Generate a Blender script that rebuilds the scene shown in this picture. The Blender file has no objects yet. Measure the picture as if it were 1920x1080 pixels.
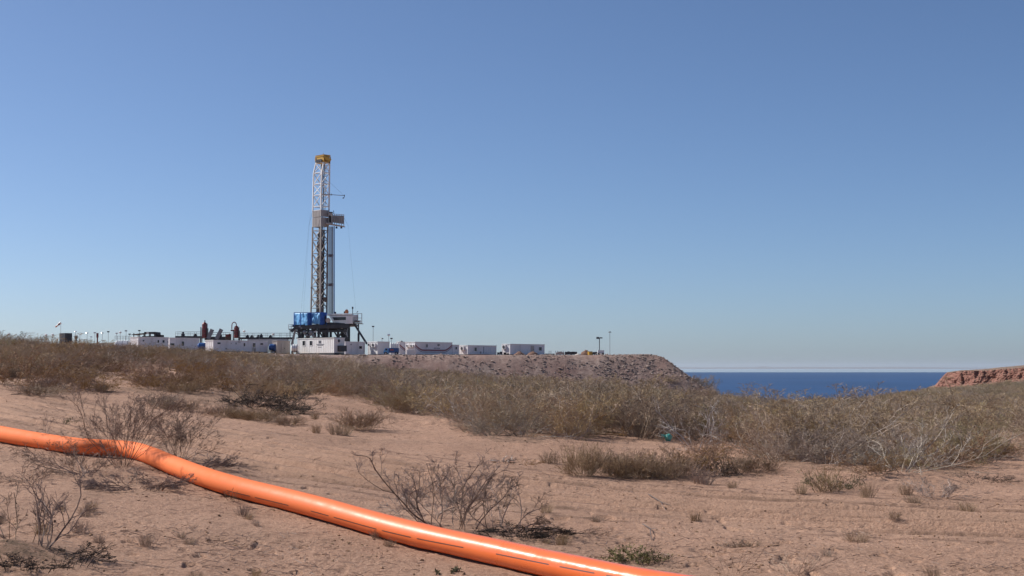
import bpy, math, random
import numpy as np
from mathutils import Vector, Matrix

# ------------------------------------------------------------------ camera, sky, sun, exposure
scene = bpy.context.scene
FPX = 1920 * 50 / 36.0          # focal length in photo pixels
HOR = 690.5                     # eye level in the photo
PITCH = math.atan((HOR - 540) / FPX)
EYE = 2.5
cam_d = bpy.data.cameras.new("camera")
cam_d.lens = 50; cam_d.sensor_width = 36
cam_d.clip_start = 0.1; cam_d.clip_end = 200000
cam = bpy.data.objects.new("camera", cam_d)
scene.collection.objects.link(cam)
cam.location = (0, 0, EYE)
cam.rotation_euler = (math.pi / 2 + PITCH, 0, 0)
scene.camera = cam

SUN_EL = math.radians(40)
SUN_AZ = math.atan2(-0.92, 0.36)     # direction towards the sun, x then y
SUN_DIR = Vector((math.cos(SUN_EL) * math.sin(SUN_AZ), math.cos(SUN_EL) * math.cos(SUN_AZ), math.sin(SUN_EL)))
world = bpy.data.worlds.new("World"); scene.world = world
world.use_nodes = True
wn = world.node_tree.nodes; wl = world.node_tree.links
sky = wn.new('ShaderNodeTexSky'); sky.sky_type = 'NISHITA'; sky.sun_disc = False
sky.sun_elevation = SUN_EL; sky.sun_rotation = SUN_AZ
sky.altitude = 300; sky.air_density = 0.65; sky.dust_density = 0.9; sky.ozone_density = 5.5
wl.new(sky.outputs[0], wn['Background'].inputs[0])
wn['Background'].inputs[1].default_value = 0.095
sd = bpy.data.lights.new("sun", 'SUN'); sd.energy = 5.0; sd.angle = math.radians(0.53); sd.color = (1.0, 0.955, 0.89)
so = bpy.data.objects.new("sun", sd); scene.collection.objects.link(so)
so.rotation_euler = SUN_DIR.to_track_quat('Z', 'Y').to_euler()
scene.view_settings.view_transform = 'Standard'; scene.view_settings.look = 'None'
scene.view_settings.exposure = 0.22; scene.view_settings.gamma = 1.0
scene.render.resolution_x = 1024; scene.render.resolution_y = 576

C = scene.collection
RNG = np.random.default_rng(7)
random.seed(7)

# ------------------------------------------------------------------ helpers
def tag(o, label=None, cat=None, group=None, kind=None):
    if label: o['label'] = label
    if cat: o['category'] = cat
    if group: o['group'] = group
    if kind: o['kind'] = kind
    return o

def raw_mesh(name, V, F, mats, smooth=False, attrs=None, fmat=None):
    """V (n,3); F list of arrays of faces (each array (k,nv)) or python list"""
    me = bpy.data.meshes.new(name)
    V = np.asarray(V, dtype=np.float32).reshape(-1, 3)
    if isinstance(F, (list, tuple)) and len(F) and not isinstance(F[0], np.ndarray):
        me.from_pydata([tuple(map(float, v)) for v in V], [], F)
    else:
        Fs = [F] if isinstance(F, np.ndarray) else list(F)
        loops = np.concatenate([f.reshape(-1) for f in Fs]).astype(np.int32)
        tot = np.concatenate([np.full(len(f), f.shape[1], np.int32) for f in Fs])
        st = np.concatenate([[0], np.cumsum(tot)[:-1]]).astype(np.int32)
        me.vertices.add(len(V)); me.vertices.foreach_set('co', V.ravel())
        me.loops.add(len(loops)); me.loops.foreach_set('vertex_index', loops)
        me.polygons.add(len(tot)); me.polygons.foreach_set('loop_start', st); me.polygons.foreach_set('loop_total', tot)
        me.update(calc_edges=True)
    for m in (mats if isinstance(mats, (list, tuple)) else [mats]): me.materials.append(m)
    if fmat is not None: me.polygons.foreach_set('material_index', np.asarray(fmat, np.int32))
    me.polygons.foreach_set('use_smooth', np.full(len(me.polygons), bool(smooth)))
    if attrs:
        for k, a in attrs.items():
            at = me.attributes.new(k, 'FLOAT', 'POINT'); at.data.foreach_set('value', np.asarray(a, np.float32))
    me.validate() if False else None
    me.update()
    return me

def link(name, me, parent=None, loc=None):
    o = bpy.data.objects.new(name, me); C.objects.link(o)
    if parent: o.parent = parent
    if loc is not None: o.location = loc
    return o

class MB:
    def __init__(s, o=(0, 0, 0)): s.v = []; s.f = []; s.o = Vector(o)
    def add(s, vs, fs):
        n = len(s.v); s.v += [Vector(v) - s.o for v in vs]; s.f += [tuple(i + n for i in f) for f in fs]
    def box(s, a, b):
        (x0, y0, z0), (x1, y1, z1) = a, b
        vs = [(x, y, z) for x in (x0, x1) for y in (y0, y1) for z in (z0, z1)]
        s.add(vs, [(0, 1, 3, 2), (4, 6, 7, 5), (0, 4, 5, 1), (2, 3, 7, 6), (0, 2, 6, 4), (1, 5, 7, 3)]); return s
    def prism(s, base, dz):
        """convex base polygon (list of points) extruded by vector dz"""
        n = len(base); dz = Vector(dz)
        vs = [Vector(p) for p in base] + [Vector(p) + dz for p in base]
        fs = [tuple(range(n))[::-1], tuple(range(n, 2 * n))] + [(i, (i + 1) % n, n + (i + 1) % n, n + i) for i in range(n)]
        s.add(vs, fs); return s
    def bar(s, a, b, w, h=None):
        a = Vector(a); b = Vector(b); d = (b - a).normalized(); h = h or w
        u = d.cross(Vector((0, 0, 1)))
        if u.length < .05: u = d.cross(Vector((.7, .7, 0)))
        u.normalize(); v = u.cross(d).normalized()
        s.prism([a + u * w / 2 + v * h / 2, a - u * w / 2 + v * h / 2, a - u * w / 2 - v * h / 2, a + u * w / 2 - v * h / 2], b - a); return s
    def tube(s, pts, r, n=8, cap=True, r2=None):
        pts = [Vector(p) for p in pts]; rings = []
        N = len(pts)
        rs = r if isinstance(r, (list, tuple)) else [r + ((r2 - r) * i / (N - 1) if r2 is not None else 0) for i in range(N)]
        vs = []; u = None
        for i, p in enumerate(pts):
            d = (pts[min(i + 1, N - 1)] - pts[max(i - 1, 0)]).normalized()
            if u is None:
                u = d.cross(Vector((0, 0, 1)))
                if u.length < .05: u = Vector((1, 0, 0))
            u = (u - d * u.dot(d)).normalized(); v = d.cross(u)
            for k in range(n):
                a = 2 * math.pi * k / n
                vs.append(p + (u * math.cos(a) + v * math.sin(a)) * rs[i])
        fs = [(i * n + k, i * n + (k + 1) % n, (i + 1) * n + (k + 1) % n, (i + 1) * n + k) for i in range(N - 1) for k in range(n)]
        if cap: fs += [tuple(range(n))[::-1], tuple(range((N - 1) * n, N * n))]
        s.add(vs, fs); return s
    def build(s, name, mat, parent=None, loc=None, smooth=False):
        me = bpy.data.meshes.new(name); me.from_pydata([tuple(v) for v in s.v], [], s.f)
        me.materials.append(mat); me.polygons.foreach_set('use_smooth', [smooth] * len(me.polygons))
        if smooth:
            try: me.set_sharp_from_angle(angle=math.radians(40))
            except Exception: pass
        me.update(); return link(name, me, parent, loc)

def empty(name, loc, rz=0):
    o = bpy.data.objects.new(name, None); C.objects.link(o); o.location = loc; o.rotation_euler = (0, 0, rz); o.empty_display_size = .3
    return o

def copy_tree(o, parent=None):
    c = o.copy(); C.objects.link(c); c.parent = parent
    for ch in CH.get(o.name, []): copy_tree(ch, c)
    return c
CH = {}
def kids(o, *ch): CH.setdefault(o.name, []).extend(ch)

def ray(px, py):
    u = (px - 960) / FPX; v = (540 - py) / FPX
    return u, math.cos(PITCH) - v * math.sin(PITCH), math.sin(PITCH) + v * math.cos(PITCH)
def P(px, py, D):
    x, y, z = ray(px, py); return Vector((x / y * D, D, EYE + z / y * D))
def project(x, y, z):
    zz = z - EYE
    f = y * math.cos(PITCH) + zz * math.sin(PITCH); up = -y * math.sin(PITCH) + zz * math.cos(PITCH)
    return 960 + x / f * FPX, 540 - up / f * FPX

# ------------------------------------------------------------------ noise
def _h(ix, iy, s):
    a = (ix.astype(np.int64) * 374761393 + iy.astype(np.int64) * 668265263 + s * 974711) & 0xffffffff
    a = ((a ^ (a >> 13)) * 1274126177) & 0xffffffff
    a = (a ^ (a >> 16)) & 0xffffffff
    return a.astype(np.float64) / 4294967295.0
def vnoise(x, y, s=0):
    ix = np.floor(x); iy = np.floor(y); fx = x - ix; fy = y - iy
    fx = fx * fx * (3 - 2 * fx); fy = fy * fy * (3 - 2 * fy)
    a = _h(ix, iy, s); b = _h(ix + 1, iy, s); c = _h(ix, iy + 1, s); d = _h(ix + 1, iy + 1, s)
    return (a + (b - a) * fx) * (1 - fy) + (c + (d - c) * fx) * fy - .5
def fbm(x, y, sc, oct=3, s=0):
    r = 0; a = 1.0; f = 1.0 / sc
    for i in range(oct):
        r = r + a * vnoise(x * f + 17.3 * i, y * f - 9.1 * i, s + i); a *= .5; f *= 2.03
    return r
def sstep(a, b, x):
    t = np.clip((x - a) / (b - a), 0, 1); return t * t * (3 - 2 * t)

# ------------------------------------------------------------------ terrain height
TPX = np.array([-900, 0, 250, 560, 800, 1000, 1210, 1330, 1500, 1750, 1920, 2700.])
TD = np.array([8, 17, 23, 30, 40, 60, 100, 150, 230, 300, 500, 900, 1400, 2500, 6000.])
TZ = np.array([
 [.3, .2, .1, 0, -.1, -.1, -.1, -.1, -.1, -.1, -.1, 0],
 [.5, .25, .15, 0, -.02, -.05, -.08, -.05, 0, 0, 0, 0],
 [.85, .6, .52, .32, .15, .1, .05, .02, .02, .03, .05, .1],
 [1.2, .9, .78, .55, .38, .28, .15, .1, .1, .07, .05, .1],
 [1.7, 1.38, 1.2, .92, .7, .5, .26, .15, .05, 0, 0, .1],
 [2.9, 2.3, 1.9, 1.25, .8, .5, .1, -.2, -.4, -.45, -.4, 0],
 [3.9, 3.4, 2.6, 1.6, .6, .2, -.4, -1.2, -1.6, -1.6, -1.4, -.5],
 [4.4, 4.2, 3.6, 2.1, .3, -.4, -1.4, -2.4, -2.8, -2.6, -2.1, 0],
 [5, 4.8, 4.7, 3.0, .4, -.9, -2.0, -3.2, -4.2, -3.4, -2.6, 0],
 [6, 6, 5.8, 4.3, 0, -1.5, -3, -5, -6.6, -4.6, -3.2, 0],
 [7, 7, 7, 5, 0, -4, -9, -16, -12, -6.6, -3.4, 1],
 [5, 5, 5, 2, -6, -15, -24, -30, -30, -12.0, -8, -2],
 [2, 2, 2, -4, -20, -30, -34, -36, -36, -34, -14, -5],
 [-10, -10, -10, -20, -34, -40, -40, -40, -40, -40, -40, -38],
 [-45] * 12])
LTD = np.log(TD)
def _cub(a, b, c, d, t):
    return b + .5 * t * (c - a + t * (2 * a - 5 * b + 4 * c - d + t * (3 * (b - c) + d - a)))
def h_base(x, y):
    x = np.asarray(x, float); y = np.asarray(y, float)
    yy = np.clip(y, 8.0, 6000); px = np.clip(960 + x / np.maximum(yy, 10) * FPX, TPX[0], TPX[-1] - .01)
    ld = np.clip(np.log(yy), LTD[0], LTD[-1] - 1e-6)
    i = np.clip(np.searchsorted(TPX, px, side='right') - 1, 0, len(TPX) - 2); s = (px - TPX[i]) / (TPX[i + 1] - TPX[i])
    j = np.clip(np.searchsorted(LTD, ld, side='right') - 1, 0, len(LTD) - 2); t = (ld - LTD[j]) / (LTD[j + 1] - LTD[j])
    s = s * s * (3 - 2 * s) * .5 + s * .5
    def row(k):
        k = np.clip(k, 0, len(TD) - 1); return TZ[k, i] * (1 - s) + TZ[k, i + 1] * s
    t = np.clip(t, 0, 1)
    lin = row(j) * (1 - t) + row(j + 1) * t
    cub = _cub(row(j - 1), row(j), row(j + 1), row(j + 2), t)
    return lin * .4 + cub * .6
def pad_z(x, y):
    px = 960 + x / np.maximum(y, 50) * FPX
    return 4.92 + .0085 * (y - 260) + np.clip((620 - px), 0, 500) * .0026
def pad_f(x, y):
    n = 1.2 * fbm(x, y, 14, 3, 31)
    front = y - (256 + n); right = (24.6 + n * .8 + .01 * (y - 250)) - x; back = 520 - y; left = x + 190
    return np.minimum(np.minimum(front, right * 1.0), np.minimum(back, left))
def h_mid(x, y):
    """terrain without fine sand relief"""
    b = h_base(x, y)
    far = sstep(28, 60, y)
    b = b + far * (.22 * fbm(x, y, 9, 3, 3)) + sstep(150, 500, y) * 1.6 * fbm(x, y, 60, 4, 5)
    f = pad_f(x, y); pz = pad_z(x, y)
    # rounded crest, about 38 degree rubble slope
    d = np.maximum(-f, 0); drop = np.where(d < 3, d * d * .13, 1.17 + (d - 3) * .8)
    e = pz - drop + np.where(f < 0, .24 * fbm(x, y, 1.6, 4, 9), .05 * fbm(x, y, 6, 2, 9))
    e = np.where(y > 60, e, -99)
    return np.maximum(b, e)
_road = None
def road_d(x, y):
    """signed distance across the track and distance along"""
    best = np.full(np.shape(x), 1e9); sg = np.zeros(np.shape(x)); al = np.zeros(np.shape(x)); acc = 0
    for (ax, ay), (bx, by) in zip(ROAD[:-1], ROAD[1:]):
        dx, dy = bx - ax, by - ay; L = math.hypot(dx, dy)
        t = np.clip(((x - ax) * dx + (y - ay) * dy) / L ** 2, 0, 1)
        ex = x - ax - t * dx; ey = y - ay - t * dy; d = np.hypot(ex, ey); s = np.sign(dx * ey - dy * ex)
        m = d < best
        best = np.where(m, d, best); sg = np.where(m, s * d, sg); al = np.where(m, acc + t * L, al); acc += L
    return sg, al
# centre line of the sandy track, world metres
ROAD = [(-60, 78), (-28, 53), (-15, 42), (-7.5, 33.5), (-2.2, 28.5), (4, 25.2), (9, 22.8), (16, 20), (40, 12)]
def h_fine(x, y):
    near = 1 - sstep(45, 75, y)
    s, a = road_d(x, y)
    z = .05 * fbm(x, y, 2.4, 3, 40) + .022 * fbm(x, y, .5, 3, 44)
    # churned footprints and small hollows
    c = vnoise(x / .26, y / .26, 50); z = z - .045 * sstep(.30, .37, c) * sstep(-.1, .25, fbm(x, y, 3.1, 2, 52))
    z = z + .022 * np.abs(vnoise(x / .10 + 3, y / .10, 51)) * (.25 + sstep(-.2, .3, fbm(x, y, 1.7, 2, 53)))
    w = 1 - sstep(2.6, 3.8, np.abs(s))
    wob = .12 * fbm(a, a * 0, 4, 2, 60)
    for off, dep in ((-2.3, .022), (-1.75, .035), (-1.0, .05), (-.35, .03), (.25, .03), (.8, .05), (1.5, .032), (2.2, .03)):
        dd = s - off - wob * (1 + .4 * off)
        seg = .45 + .9 * (vnoise(a / 3.1 + off * 7, a * 0 + off, 61) + .3)
        seg = np.clip(seg, 0, 1)
        z = z - w * dep * 1.9 * seg * np.exp(-(dd / .13) ** 2) + w * dep * 1.0 * seg * np.exp(-((dd - .22) / .07) ** 2)
        z = z + w * .008 * seg * np.exp(-(dd / .12) ** 2) * np.sin(a * 2 * math.pi / .17 + 9 * vnoise(a / .6, a * 0, 62))
    return z * near
# small mound of dark soil bottom left and sand mounds under the shrubs
MOUNDS = []
def h_all(x, y):
    z = h_mid(x, y)
    z = z + h_fine(x, y)
    for (mx, my, mr, mh) in MOUNDS:
        d2 = ((x - mx) ** 2 + (y - my) ** 2) / mr ** 2
        z = z + mh * np.exp(-d2) * (1 + .5 * vnoise(x / .25, y / .25, 77))
    return z
def H(x, y): return float(h_all(np.array([float(x)]), np.array([float(y)]))[0])
_DS = np.exp(np.linspace(math.log(9), math.log(900), 900))
def G(px, py):
    """ground point seen at a photo pixel"""
    x, y, z = ray(px, py)
    X = x / y * _DS; Z = EYE + z / y * _DS
    g = h_mid(X, _DS) - Z
    k = np.argmax(g > 0)
    if k == 0: return Vector((float(X[-1]), float(_DS[-1]), 0))
    t = g[k - 1] / (g[k - 1] - g[k]); D = _DS[k - 1] + t * (_DS[k] - _DS[k - 1])
    Xx = x / y * D
    return Vector((Xx, D, H(Xx, D)))

# ------------------------------------------------------------------ materials
def newmat(name):
    m = bpy.data.materials.new(name); m.use_nodes = True
    return m, m.node_tree.nodes, m.node_tree.links, m.node_tree.nodes['Principled BSDF']
def mk(name, col, rough=.6, metal=0.0, var=.12, scale=1.5, spec=.5, dirt=None, dirt_amt=.35, bump=0.0):
    m, n, l, b = newmat(name)
    tc = n.new('ShaderNodeTexCoord')
    nz = n.new('ShaderNodeTexNoise'); nz.inputs['Scale'].default_value = scale; nz.inputs['Detail'].default_value = 5
    l.new(tc.outputs['Object'], nz.inputs['Vector'])
    mx = n.new('ShaderNodeMix'); mx.data_type = 'RGBA'
    mx.inputs[6].default_value = tuple(c * (1 - var) for c in col) + (1,); mx.inputs[7].default_value = tuple(min(1, c * (1 + var)) for c in col) + (1,)
    l.new(nz.outputs[0], mx.inputs[0]); out = mx.outputs[2]
    if dirt:
        n2 = n.new('ShaderNodeTexNoise'); n2.inputs['Scale'].default_value = scale * .6; n2.inputs['Detail'].default_value = 8; n2.inputs['Roughness'].default_value = .7
        mp = n.new('ShaderNodeMapping'); mp.inputs['Scale'].default_value = (1, 1, .25); l.new(tc.outputs['Object'], mp.inputs[0]); l.new(mp.outputs[0], n2.inputs['Vector'])
        rp = n.new('ShaderNodeValToRGB'); rp.color_ramp.elements[0].position = .48; rp.color_ramp.elements[1].position = .72
        rp.color_ramp.elements[1].color = (dirt_amt,) * 3 + (1,); l.new(n2.outputs[0], rp.inputs[0])
        m2 = n.new('ShaderNodeMix'); m2.data_type = 'RGBA'; l.new(rp.outputs[0], m2.inputs[0]); l.new(out, m2.inputs[6]); m2.inputs[7].default_value = tuple(dirt) + (1,)
        out = m2.outputs[2]
    l.new(out, b.inputs['Base Color']); b.inputs['Roughness'].default_value = rough; b.inputs['Metallic'].default_value = metal
    b.inputs['Specular IOR Level'].default_value = spec
    if bump:
        bp = n.new('ShaderNodeBump'); bp.inputs['Strength'].default_value = bump; bp.inputs['Distance'].default_value = .05
        l.new(nz.outputs[0], bp.inputs['Height']); l.new(bp.outputs[0], b.inputs['Normal'])
    return m

def attr(n, name):
    a = n.new('ShaderNodeAttribute'); a.attribute_name = name; return a.outputs['Fac']
def mixc(n, l, fac, a, b):
    m = n.new('ShaderNodeMix'); m.data_type = 'RGBA'
    for i, v in ((0, fac), (6, a), (7, b)):
        if isinstance(v, (int, float)): m.inputs[i].default_value = v
        elif isinstance(v, tuple): m.inputs[i].default_value = v + (1,)
        else: l.new(v, m.inputs[i])
    return m.outputs[2]
def noise(n, l, vec, sc, det=4, rough=.55):
    z = n.new('ShaderNodeTexNoise'); z.inputs['Scale'].default_value = sc; z.inputs['Detail'].default_value = det; z.inputs['Roughness'].default_value = rough
    l.new(vec, z.inputs['Vector']); return z.outputs[0]
def ramp(n, l, v, a, b):
    r = n.new('ShaderNodeMapRange'); r.inputs[1].default_value = a; r.inputs[2].default_value = b; r.clamp = True
    l.new(v, r.inputs[0]); return r.outputs[0]
def mul(n, l, a, b):
    m = n.new('ShaderNodeMath'); m.operation = 'MULTIPLY'
    for i, v in ((0, a), (1, b)):
        if isinstance(v, (int, float)): m.inputs[i].default_value = v
        else: l.new(v, m.inputs[i])
    return m.outputs[0]

def ground_mat():
    m, n, l, b = newmat("sandy_ground")
    g = n.new('ShaderNodeNewGeometry').outputs['Position']
    c = mixc(n, l, ramp(n, l, noise(n, l, g, .35, 5), .35, .65), (.475, .287, .197), (.405, .236, .158))
    c = mixc(n, l, mul(n, l, ramp(n, l, noise(n, l, g, 3.5, 6, .7), .5, .75), .55), c, (.33, .185, .12))
    c = mixc(n, l, mul(n, l, ramp(n, l, noise(n, l, g, 28, 4, .8), .5, .6), .5), c, (.22, .13, .085))
    c = mixc(n, l, mul(n, l, ramp(n, l, noise(n, l, g, 25, 3, .8), .53, .58), .4), c, (.62, .43, .32))
    c = mixc(n, l, mul(n, l, ramp(n, l, noise(n, l, g, 9, 6, .85), .52, .57), .6), c, (.19, .11, .075))
    c = mixc(n, l, mul(n, l, ramp(n, l, noise(n, l, g, 2.2, 5, .7), .50, .66), .35), c, (.27, .165, .115))
    # compacted track, slightly mauve
    c = mixc(n, l, mul(n, l, attr(n, 'track'), .55), c, (.39, .245, .17))
    c = mixc(n, l, mul(n, l, attr(n, 'rut'), .85), c, (.17, .10, .068))  # rut lines darker: compacted soil plus groove shade painted into the colour
    # plant litter under the scrub
    lit = mul(n, l, attr(n, 'litter'), ramp(n, l, noise(n, l, g, 5, 6, .75), .36, .6))
    c = mixc(n, l, mul(n, l, lit, .85), c, (.13, .088, .058))
    # rubble embankment
    rk = mixc(n, l, ramp(n, l, noise(n, l, g, 1.3, 8, .75), .38, .64), (.15, .105, .09), (.43, .33, .28))
    rk = mixc(n, l, ramp(n, l, noise(n, l, g, .12, 3), .35, .65), rk, (.24, .15, .125))
    c = mixc(n, l, attr(n, 'rock'), c, rk)
    # far scrub covered plain
    vg = mixc(n, l, ramp(n, l, noise(n, l, g, .28, 8, .75), .4, .62), (.085, .075, .045), (.27, .2, .14))
    vg = mixc(n, l, ramp(n, l, noise(n, l, g, .02, 4, .6), .5, .7), vg, (.16, .125, .085))
    c = mixc(n, l, attr(n, 'veg'), c, vg)
    l.new(c, b.inputs['Base Color']); b.inputs['Roughness'].default_value = .95; b.inputs['Specular IOR Level'].default_value = .15
    bp = n.new('ShaderNodeBump'); bp.inputs['Strength'].default_value = .8; bp.inputs['Distance'].default_value = .06
    l.new(noise(n, l, g, 22, 6, .7), bp.inputs['Height']); l.new(bp.outputs[0], b.inputs['Normal'])
    return m

def twig_mat(name, cols, objvar=.35):
    m, n, l, b = newmat(name)
    r = n.new('ShaderNodeValToRGB'); el = r.color_ramp.elements
    while len(el) < len(cols): el.new(.5)
    for i, c in enumerate(cols): el[i].position = i / (len(cols) - 1); el[i].color = tuple(c) + (1,)
    l.new(attr(n, 'tone'), r.inputs[0])
    oi = n.new('ShaderNodeObjectInfo')
    h = n.new('ShaderNodeHueSaturation'); l.new(r.outputs[0], h.inputs['Color'])
    mr = n.new('ShaderNodeMapRange'); mr.inputs[3].default_value = 1 - objvar; mr.inputs[4].default_value = 1 + objvar; l.new(oi.outputs['Random'], mr.inputs[0]); l.new(mr.outputs[0], h.inputs['Value'])
    w = n.new('ShaderNodeTexWhiteNoise'); w.noise_dimensions = '1D'; l.new(oi.outputs['Random'], w.inputs['W'])
    ms = n.new('ShaderNodeMapRange'); ms.inputs[3].default_value = .7; ms.inputs[4].default_value = 1.2; l.new(w.outputs['Value'], ms.inputs[0]); l.new(ms.outputs[0], h.inputs['Saturation'])
    mh = n.new('ShaderNodeMapRange'); mh.inputs[3].default_value = .485; mh.inputs[4].default_value = .51; l.new(w.outputs['Value'], mh.inputs[0]); l.new(mh.outputs[0], h.inputs['Hue'])
    l.new(h.outputs[0], b.inputs['Base Color']); b.inputs['Roughness'].default_value = .8; b.inputs['Specular IOR Level'].default_value = .2
    return m

M = {}
M['ground'] = ground_mat()
M['white'] = mk("white_paint", (.82, .81, .79), .45, var=.05, scale=.8, dirt=(.42, .36, .3), dirt_amt=.3)
M['grey_white'] = mk("off_white_paint", (.78, .75, .75), .5, var=.06, scale=.8, dirt=(.35, .29, .25), dirt_amt=.35)
M['beige'] = mk("beige_paint", (.48, .42, .37), .55, var=.07, dirt=(.3, .22, .17))
M['roofw'] = mk("white_roof_metal", (.78, .77, .74), .4, var=.05)
M['glass'] = mk("dark_window_glass", (.02, .024, .032), .1, var=.2)
M['dark'] = mk("dark_grey_metal", (.045, .047, .055), .5, .2, var=.25, scale=1.2, dirt=(.16, .12, .1))
M['black'] = mk("black_rubber", (.015, .015, .016), .7, var=.2)
M['grey'] = mk("grey_steel", (.24, .24, .25), .5, .3, var=.2, scale=1.2, dirt=(.2, .15, .12))
M['mastw'] = mk("white_mast_paint", (.82, .81, .80), .45, var=.08, scale=.6, dirt=(.3, .24, .2), dirt_amt=.4)
M['mastg'] = mk("weathered_mast_paint", (.35, .32, .29), .5, var=.15, scale=.6, dirt=(.2, .15, .12), dirt_amt=.4)
M['mastd'] = mk("oily_brown_steel", (.15, .105, .08), .5, .3, var=.35, scale=.9)
M['panel'] = mk("grey_mesh_panel", (.40, .37, .36), .6, var=.12, scale=1.5, dirt=(.25, .2, .18))
M['yellow'] = mk("yellow_paint", (.62, .36, .045), .45, var=.15, dirt=(.16, .1, .04), dirt_amt=.6)
M['bluet'] = mk("light_blue_tarpaulin", (.15, .42, .74), .5, var=.3, scale=.7, bump=.6)
M['blued'] = mk("dark_blue_and_tarp_shade", (.03, .12, .42), .5, var=.3, scale=.7, bump=.6)  # dark blue; on tarpaulins it is the light cloth with shade painted in
M['blue'] = mk("blue_machine_paint", (.02, .085, .27), .35, var=.2, dirt=(.05, .07, .12))
M['red'] = mk("red_oxide_paint", (.20, .035, .03), .45, var=.25, dirt=(.08, .03, .03), dirt_amt=.6)
M['orange_cloth'] = mk("orange_cloth", (.75, .25, .1), .7, var=.1)
M['stripe_red'] = mk("dull_red_stripe_paint", (.28, .09, .1), .5, var=.1)
M['stripe_blue'] = mk("dull_blue_stripe_paint", (.12, .1, .17), .5, var=.1)
M['text'] = mk("dark_lettering_paint", (.09, .09, .11), .5)
M['soil'] = mk("heaped_dark_soil", (.2, .12, .09), .95, var=.4, scale=2.5, spec=.1, bump=.8)
M['teal'] = mk("teal_plastic", (.12, .55, .45), .35, var=.25, scale=12)
M['galv'] = mk("galvanised_steel", (.42, .43, .44), .4, .5, var=.1)
M['pipe'] = mk('racked_pipe_steel', (.15, .13, .15), .5, .2, var=.2, scale=.5)
M['tw_thick'] = twig_mat("grey_brown_twigs", [(.21, .135, .085), (.40, .285, .185), (.34, .245, .145), (.52, .40, .29)])
M['tw_stem'] = twig_mat("grey_stem_bark", [(.19, .135, .10), (.35, .265, .205), (.52, .43, .355)], .2)
M['tw_silver'] = twig_mat("silvery_dead_branches", [(.24, .20, .165), (.38, .325, .28), (.52, .46, .405)], .1)
M['tw_bare'] = twig_mat("dark_bare_twigs", [(.10, .06, .045), (.20, .13, .095), (.33, .25, .2)], .15)
M['tw_rust'] = twig_mat("rust_brown_twigs", [(.15, .085, .045), (.32, .19, .10), (.40, .27, .16)], .2)
M['tw_straw'] = twig_mat("dry_straw_twigs", [(.17, .115, .07), (.32, .22, .14), (.42, .31, .205)], .25)
M['tw_green'] = twig_mat("olive_green_leaves", [(.08, .08, .03), (.17, .16, .07), (.28, .22, .12)], .2)
M['tw_dark'] = twig_mat("blackened_brush", [(.02, .014, .012), (.05, .034, .026), (.13, .1, .08)], .2)
M['rock'] = twig_mat("broken_rock", [(.19, .14, .115), (.31, .235, .20), (.42, .33, .28)], .2)
M['clod'] = twig_mat("soil_clods", [(.20, .12, .085), (.34, .21, .15), (.48, .32, .23)], .2)

# orange hose
def hose_mat():
    m, n, l, b = newmat("orange_hose_rubber")
    g = n.new('ShaderNodeNewGeometry').outputs['Position']
    c = mixc(n, l, noise(n, l, g, 2.5, 5), (.80, .15, .035), (.86, .19, .05))
    c = mixc(n, l, mul(n, l, ramp(n, l, noise(n, l, g, 9, 7, .75), .58, .8), .35), c, (.55, .27, .16))
    sx = n.new('ShaderNodeSeparateXYZ'); l.new(g, sx.inputs[0]); dust = ramp(n, l, sx.outputs[0], 0.6, -5.0)
    c = mixc(n, l, mul(n, l, dust, .35), c, (.80, .25, .10))
    l.new(c, b.inputs['Base Color']); b.inputs['Roughness'].default_value = .27; b.inputs['Specular IOR Level'].default_value = .5
    l.new(ramp(n, l, noise(n, l, g, 5, 5), .2, 1.5), b.inputs['Roughness'])
    r = n.new('ShaderNodeMapRange'); l.new(noise(n, l, g, 4, 6, .7), r.inputs[0]); r.inputs[1].default_value = .3; r.inputs[2].default_value = .7; r.inputs[3].default_value = .14; r.inputs[4].default_value = .30; ad = n.new('ShaderNodeMath'); ad.operation = 'MULTIPLY_ADD'; l.new(dust, ad.inputs[0]); ad.inputs[1].default_value = .5; l.new(r.outputs[0], ad.inputs[2]); l.new(ad.outputs[0], b.inputs['Roughness'])
    si = n.new('ShaderNodeMapRange'); si.inputs[3].default_value = .5; si.inputs[4].default_value = .15; l.new(dust, si.inputs[0]); l.new(si.outputs[0], b.inputs['Specular IOR Level'])
    bp = n.new('ShaderNodeBump'); bp.inputs['Strength'].default_value = .12; bp.inputs['Distance'].default_value = .01
    l.new(noise(n, l, g, 14, 4), bp.inputs['Height']); l.new(bp.outputs[0], b.inputs['Normal'])
    return m
M['hose'] = hose_mat()

# ------------------------------------------------------------------ scatter plan (needed for the litter attribute)
THICK_LINE = [(-900, 735), (0, 727), (90, 738), (180, 735), (240, 740), (340, 758), (430, 770), (560, 752), (640, 752), (700, 762), (800, 790), (870, 812), (930, 835), (1080, 838),
              (1190, 842), (1300, 856), (1400, 874), (1500, 884), (1620, 893), (1800, 900), (1870, 868), (1920, 850), (2900, 850)]
BARE = [  # (px, py, rx, ry)
    (290, 706, 70, 14), (1240, 838, 75, 16), (1312, 852, 100, 22), (1700, 894, 80, 11), (385, 722, 50, 6), (60, 716, 40, 4), (640, 757, 90, 14), (235, 722, 70, 10), (1130, 832, 110, 10), (1890, 835, 60, 28), (820, 790, 40, 12), (560, 735, 30, 6)]
def is_thick(px, py):
    ln = np.interp(px, [p[0] for p in THICK_LINE], [p[1] for p in THICK_LINE])
    ok = py < ln
    for bx, by, rx, ry in BARE: ok = ok & ((((px - bx) / rx) ** 2 + ((py - by) / ry) ** 2) > 1)
    return ok
def projv(x, y, z):
    zz = z - EYE; f = y * math.cos(PITCH) + zz * math.sin(PITCH); up = -y * math.sin(PITCH) + zz * math.cos(PITCH)
    return 960 + x / f * FPX, 540 - up / f * FPX

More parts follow.
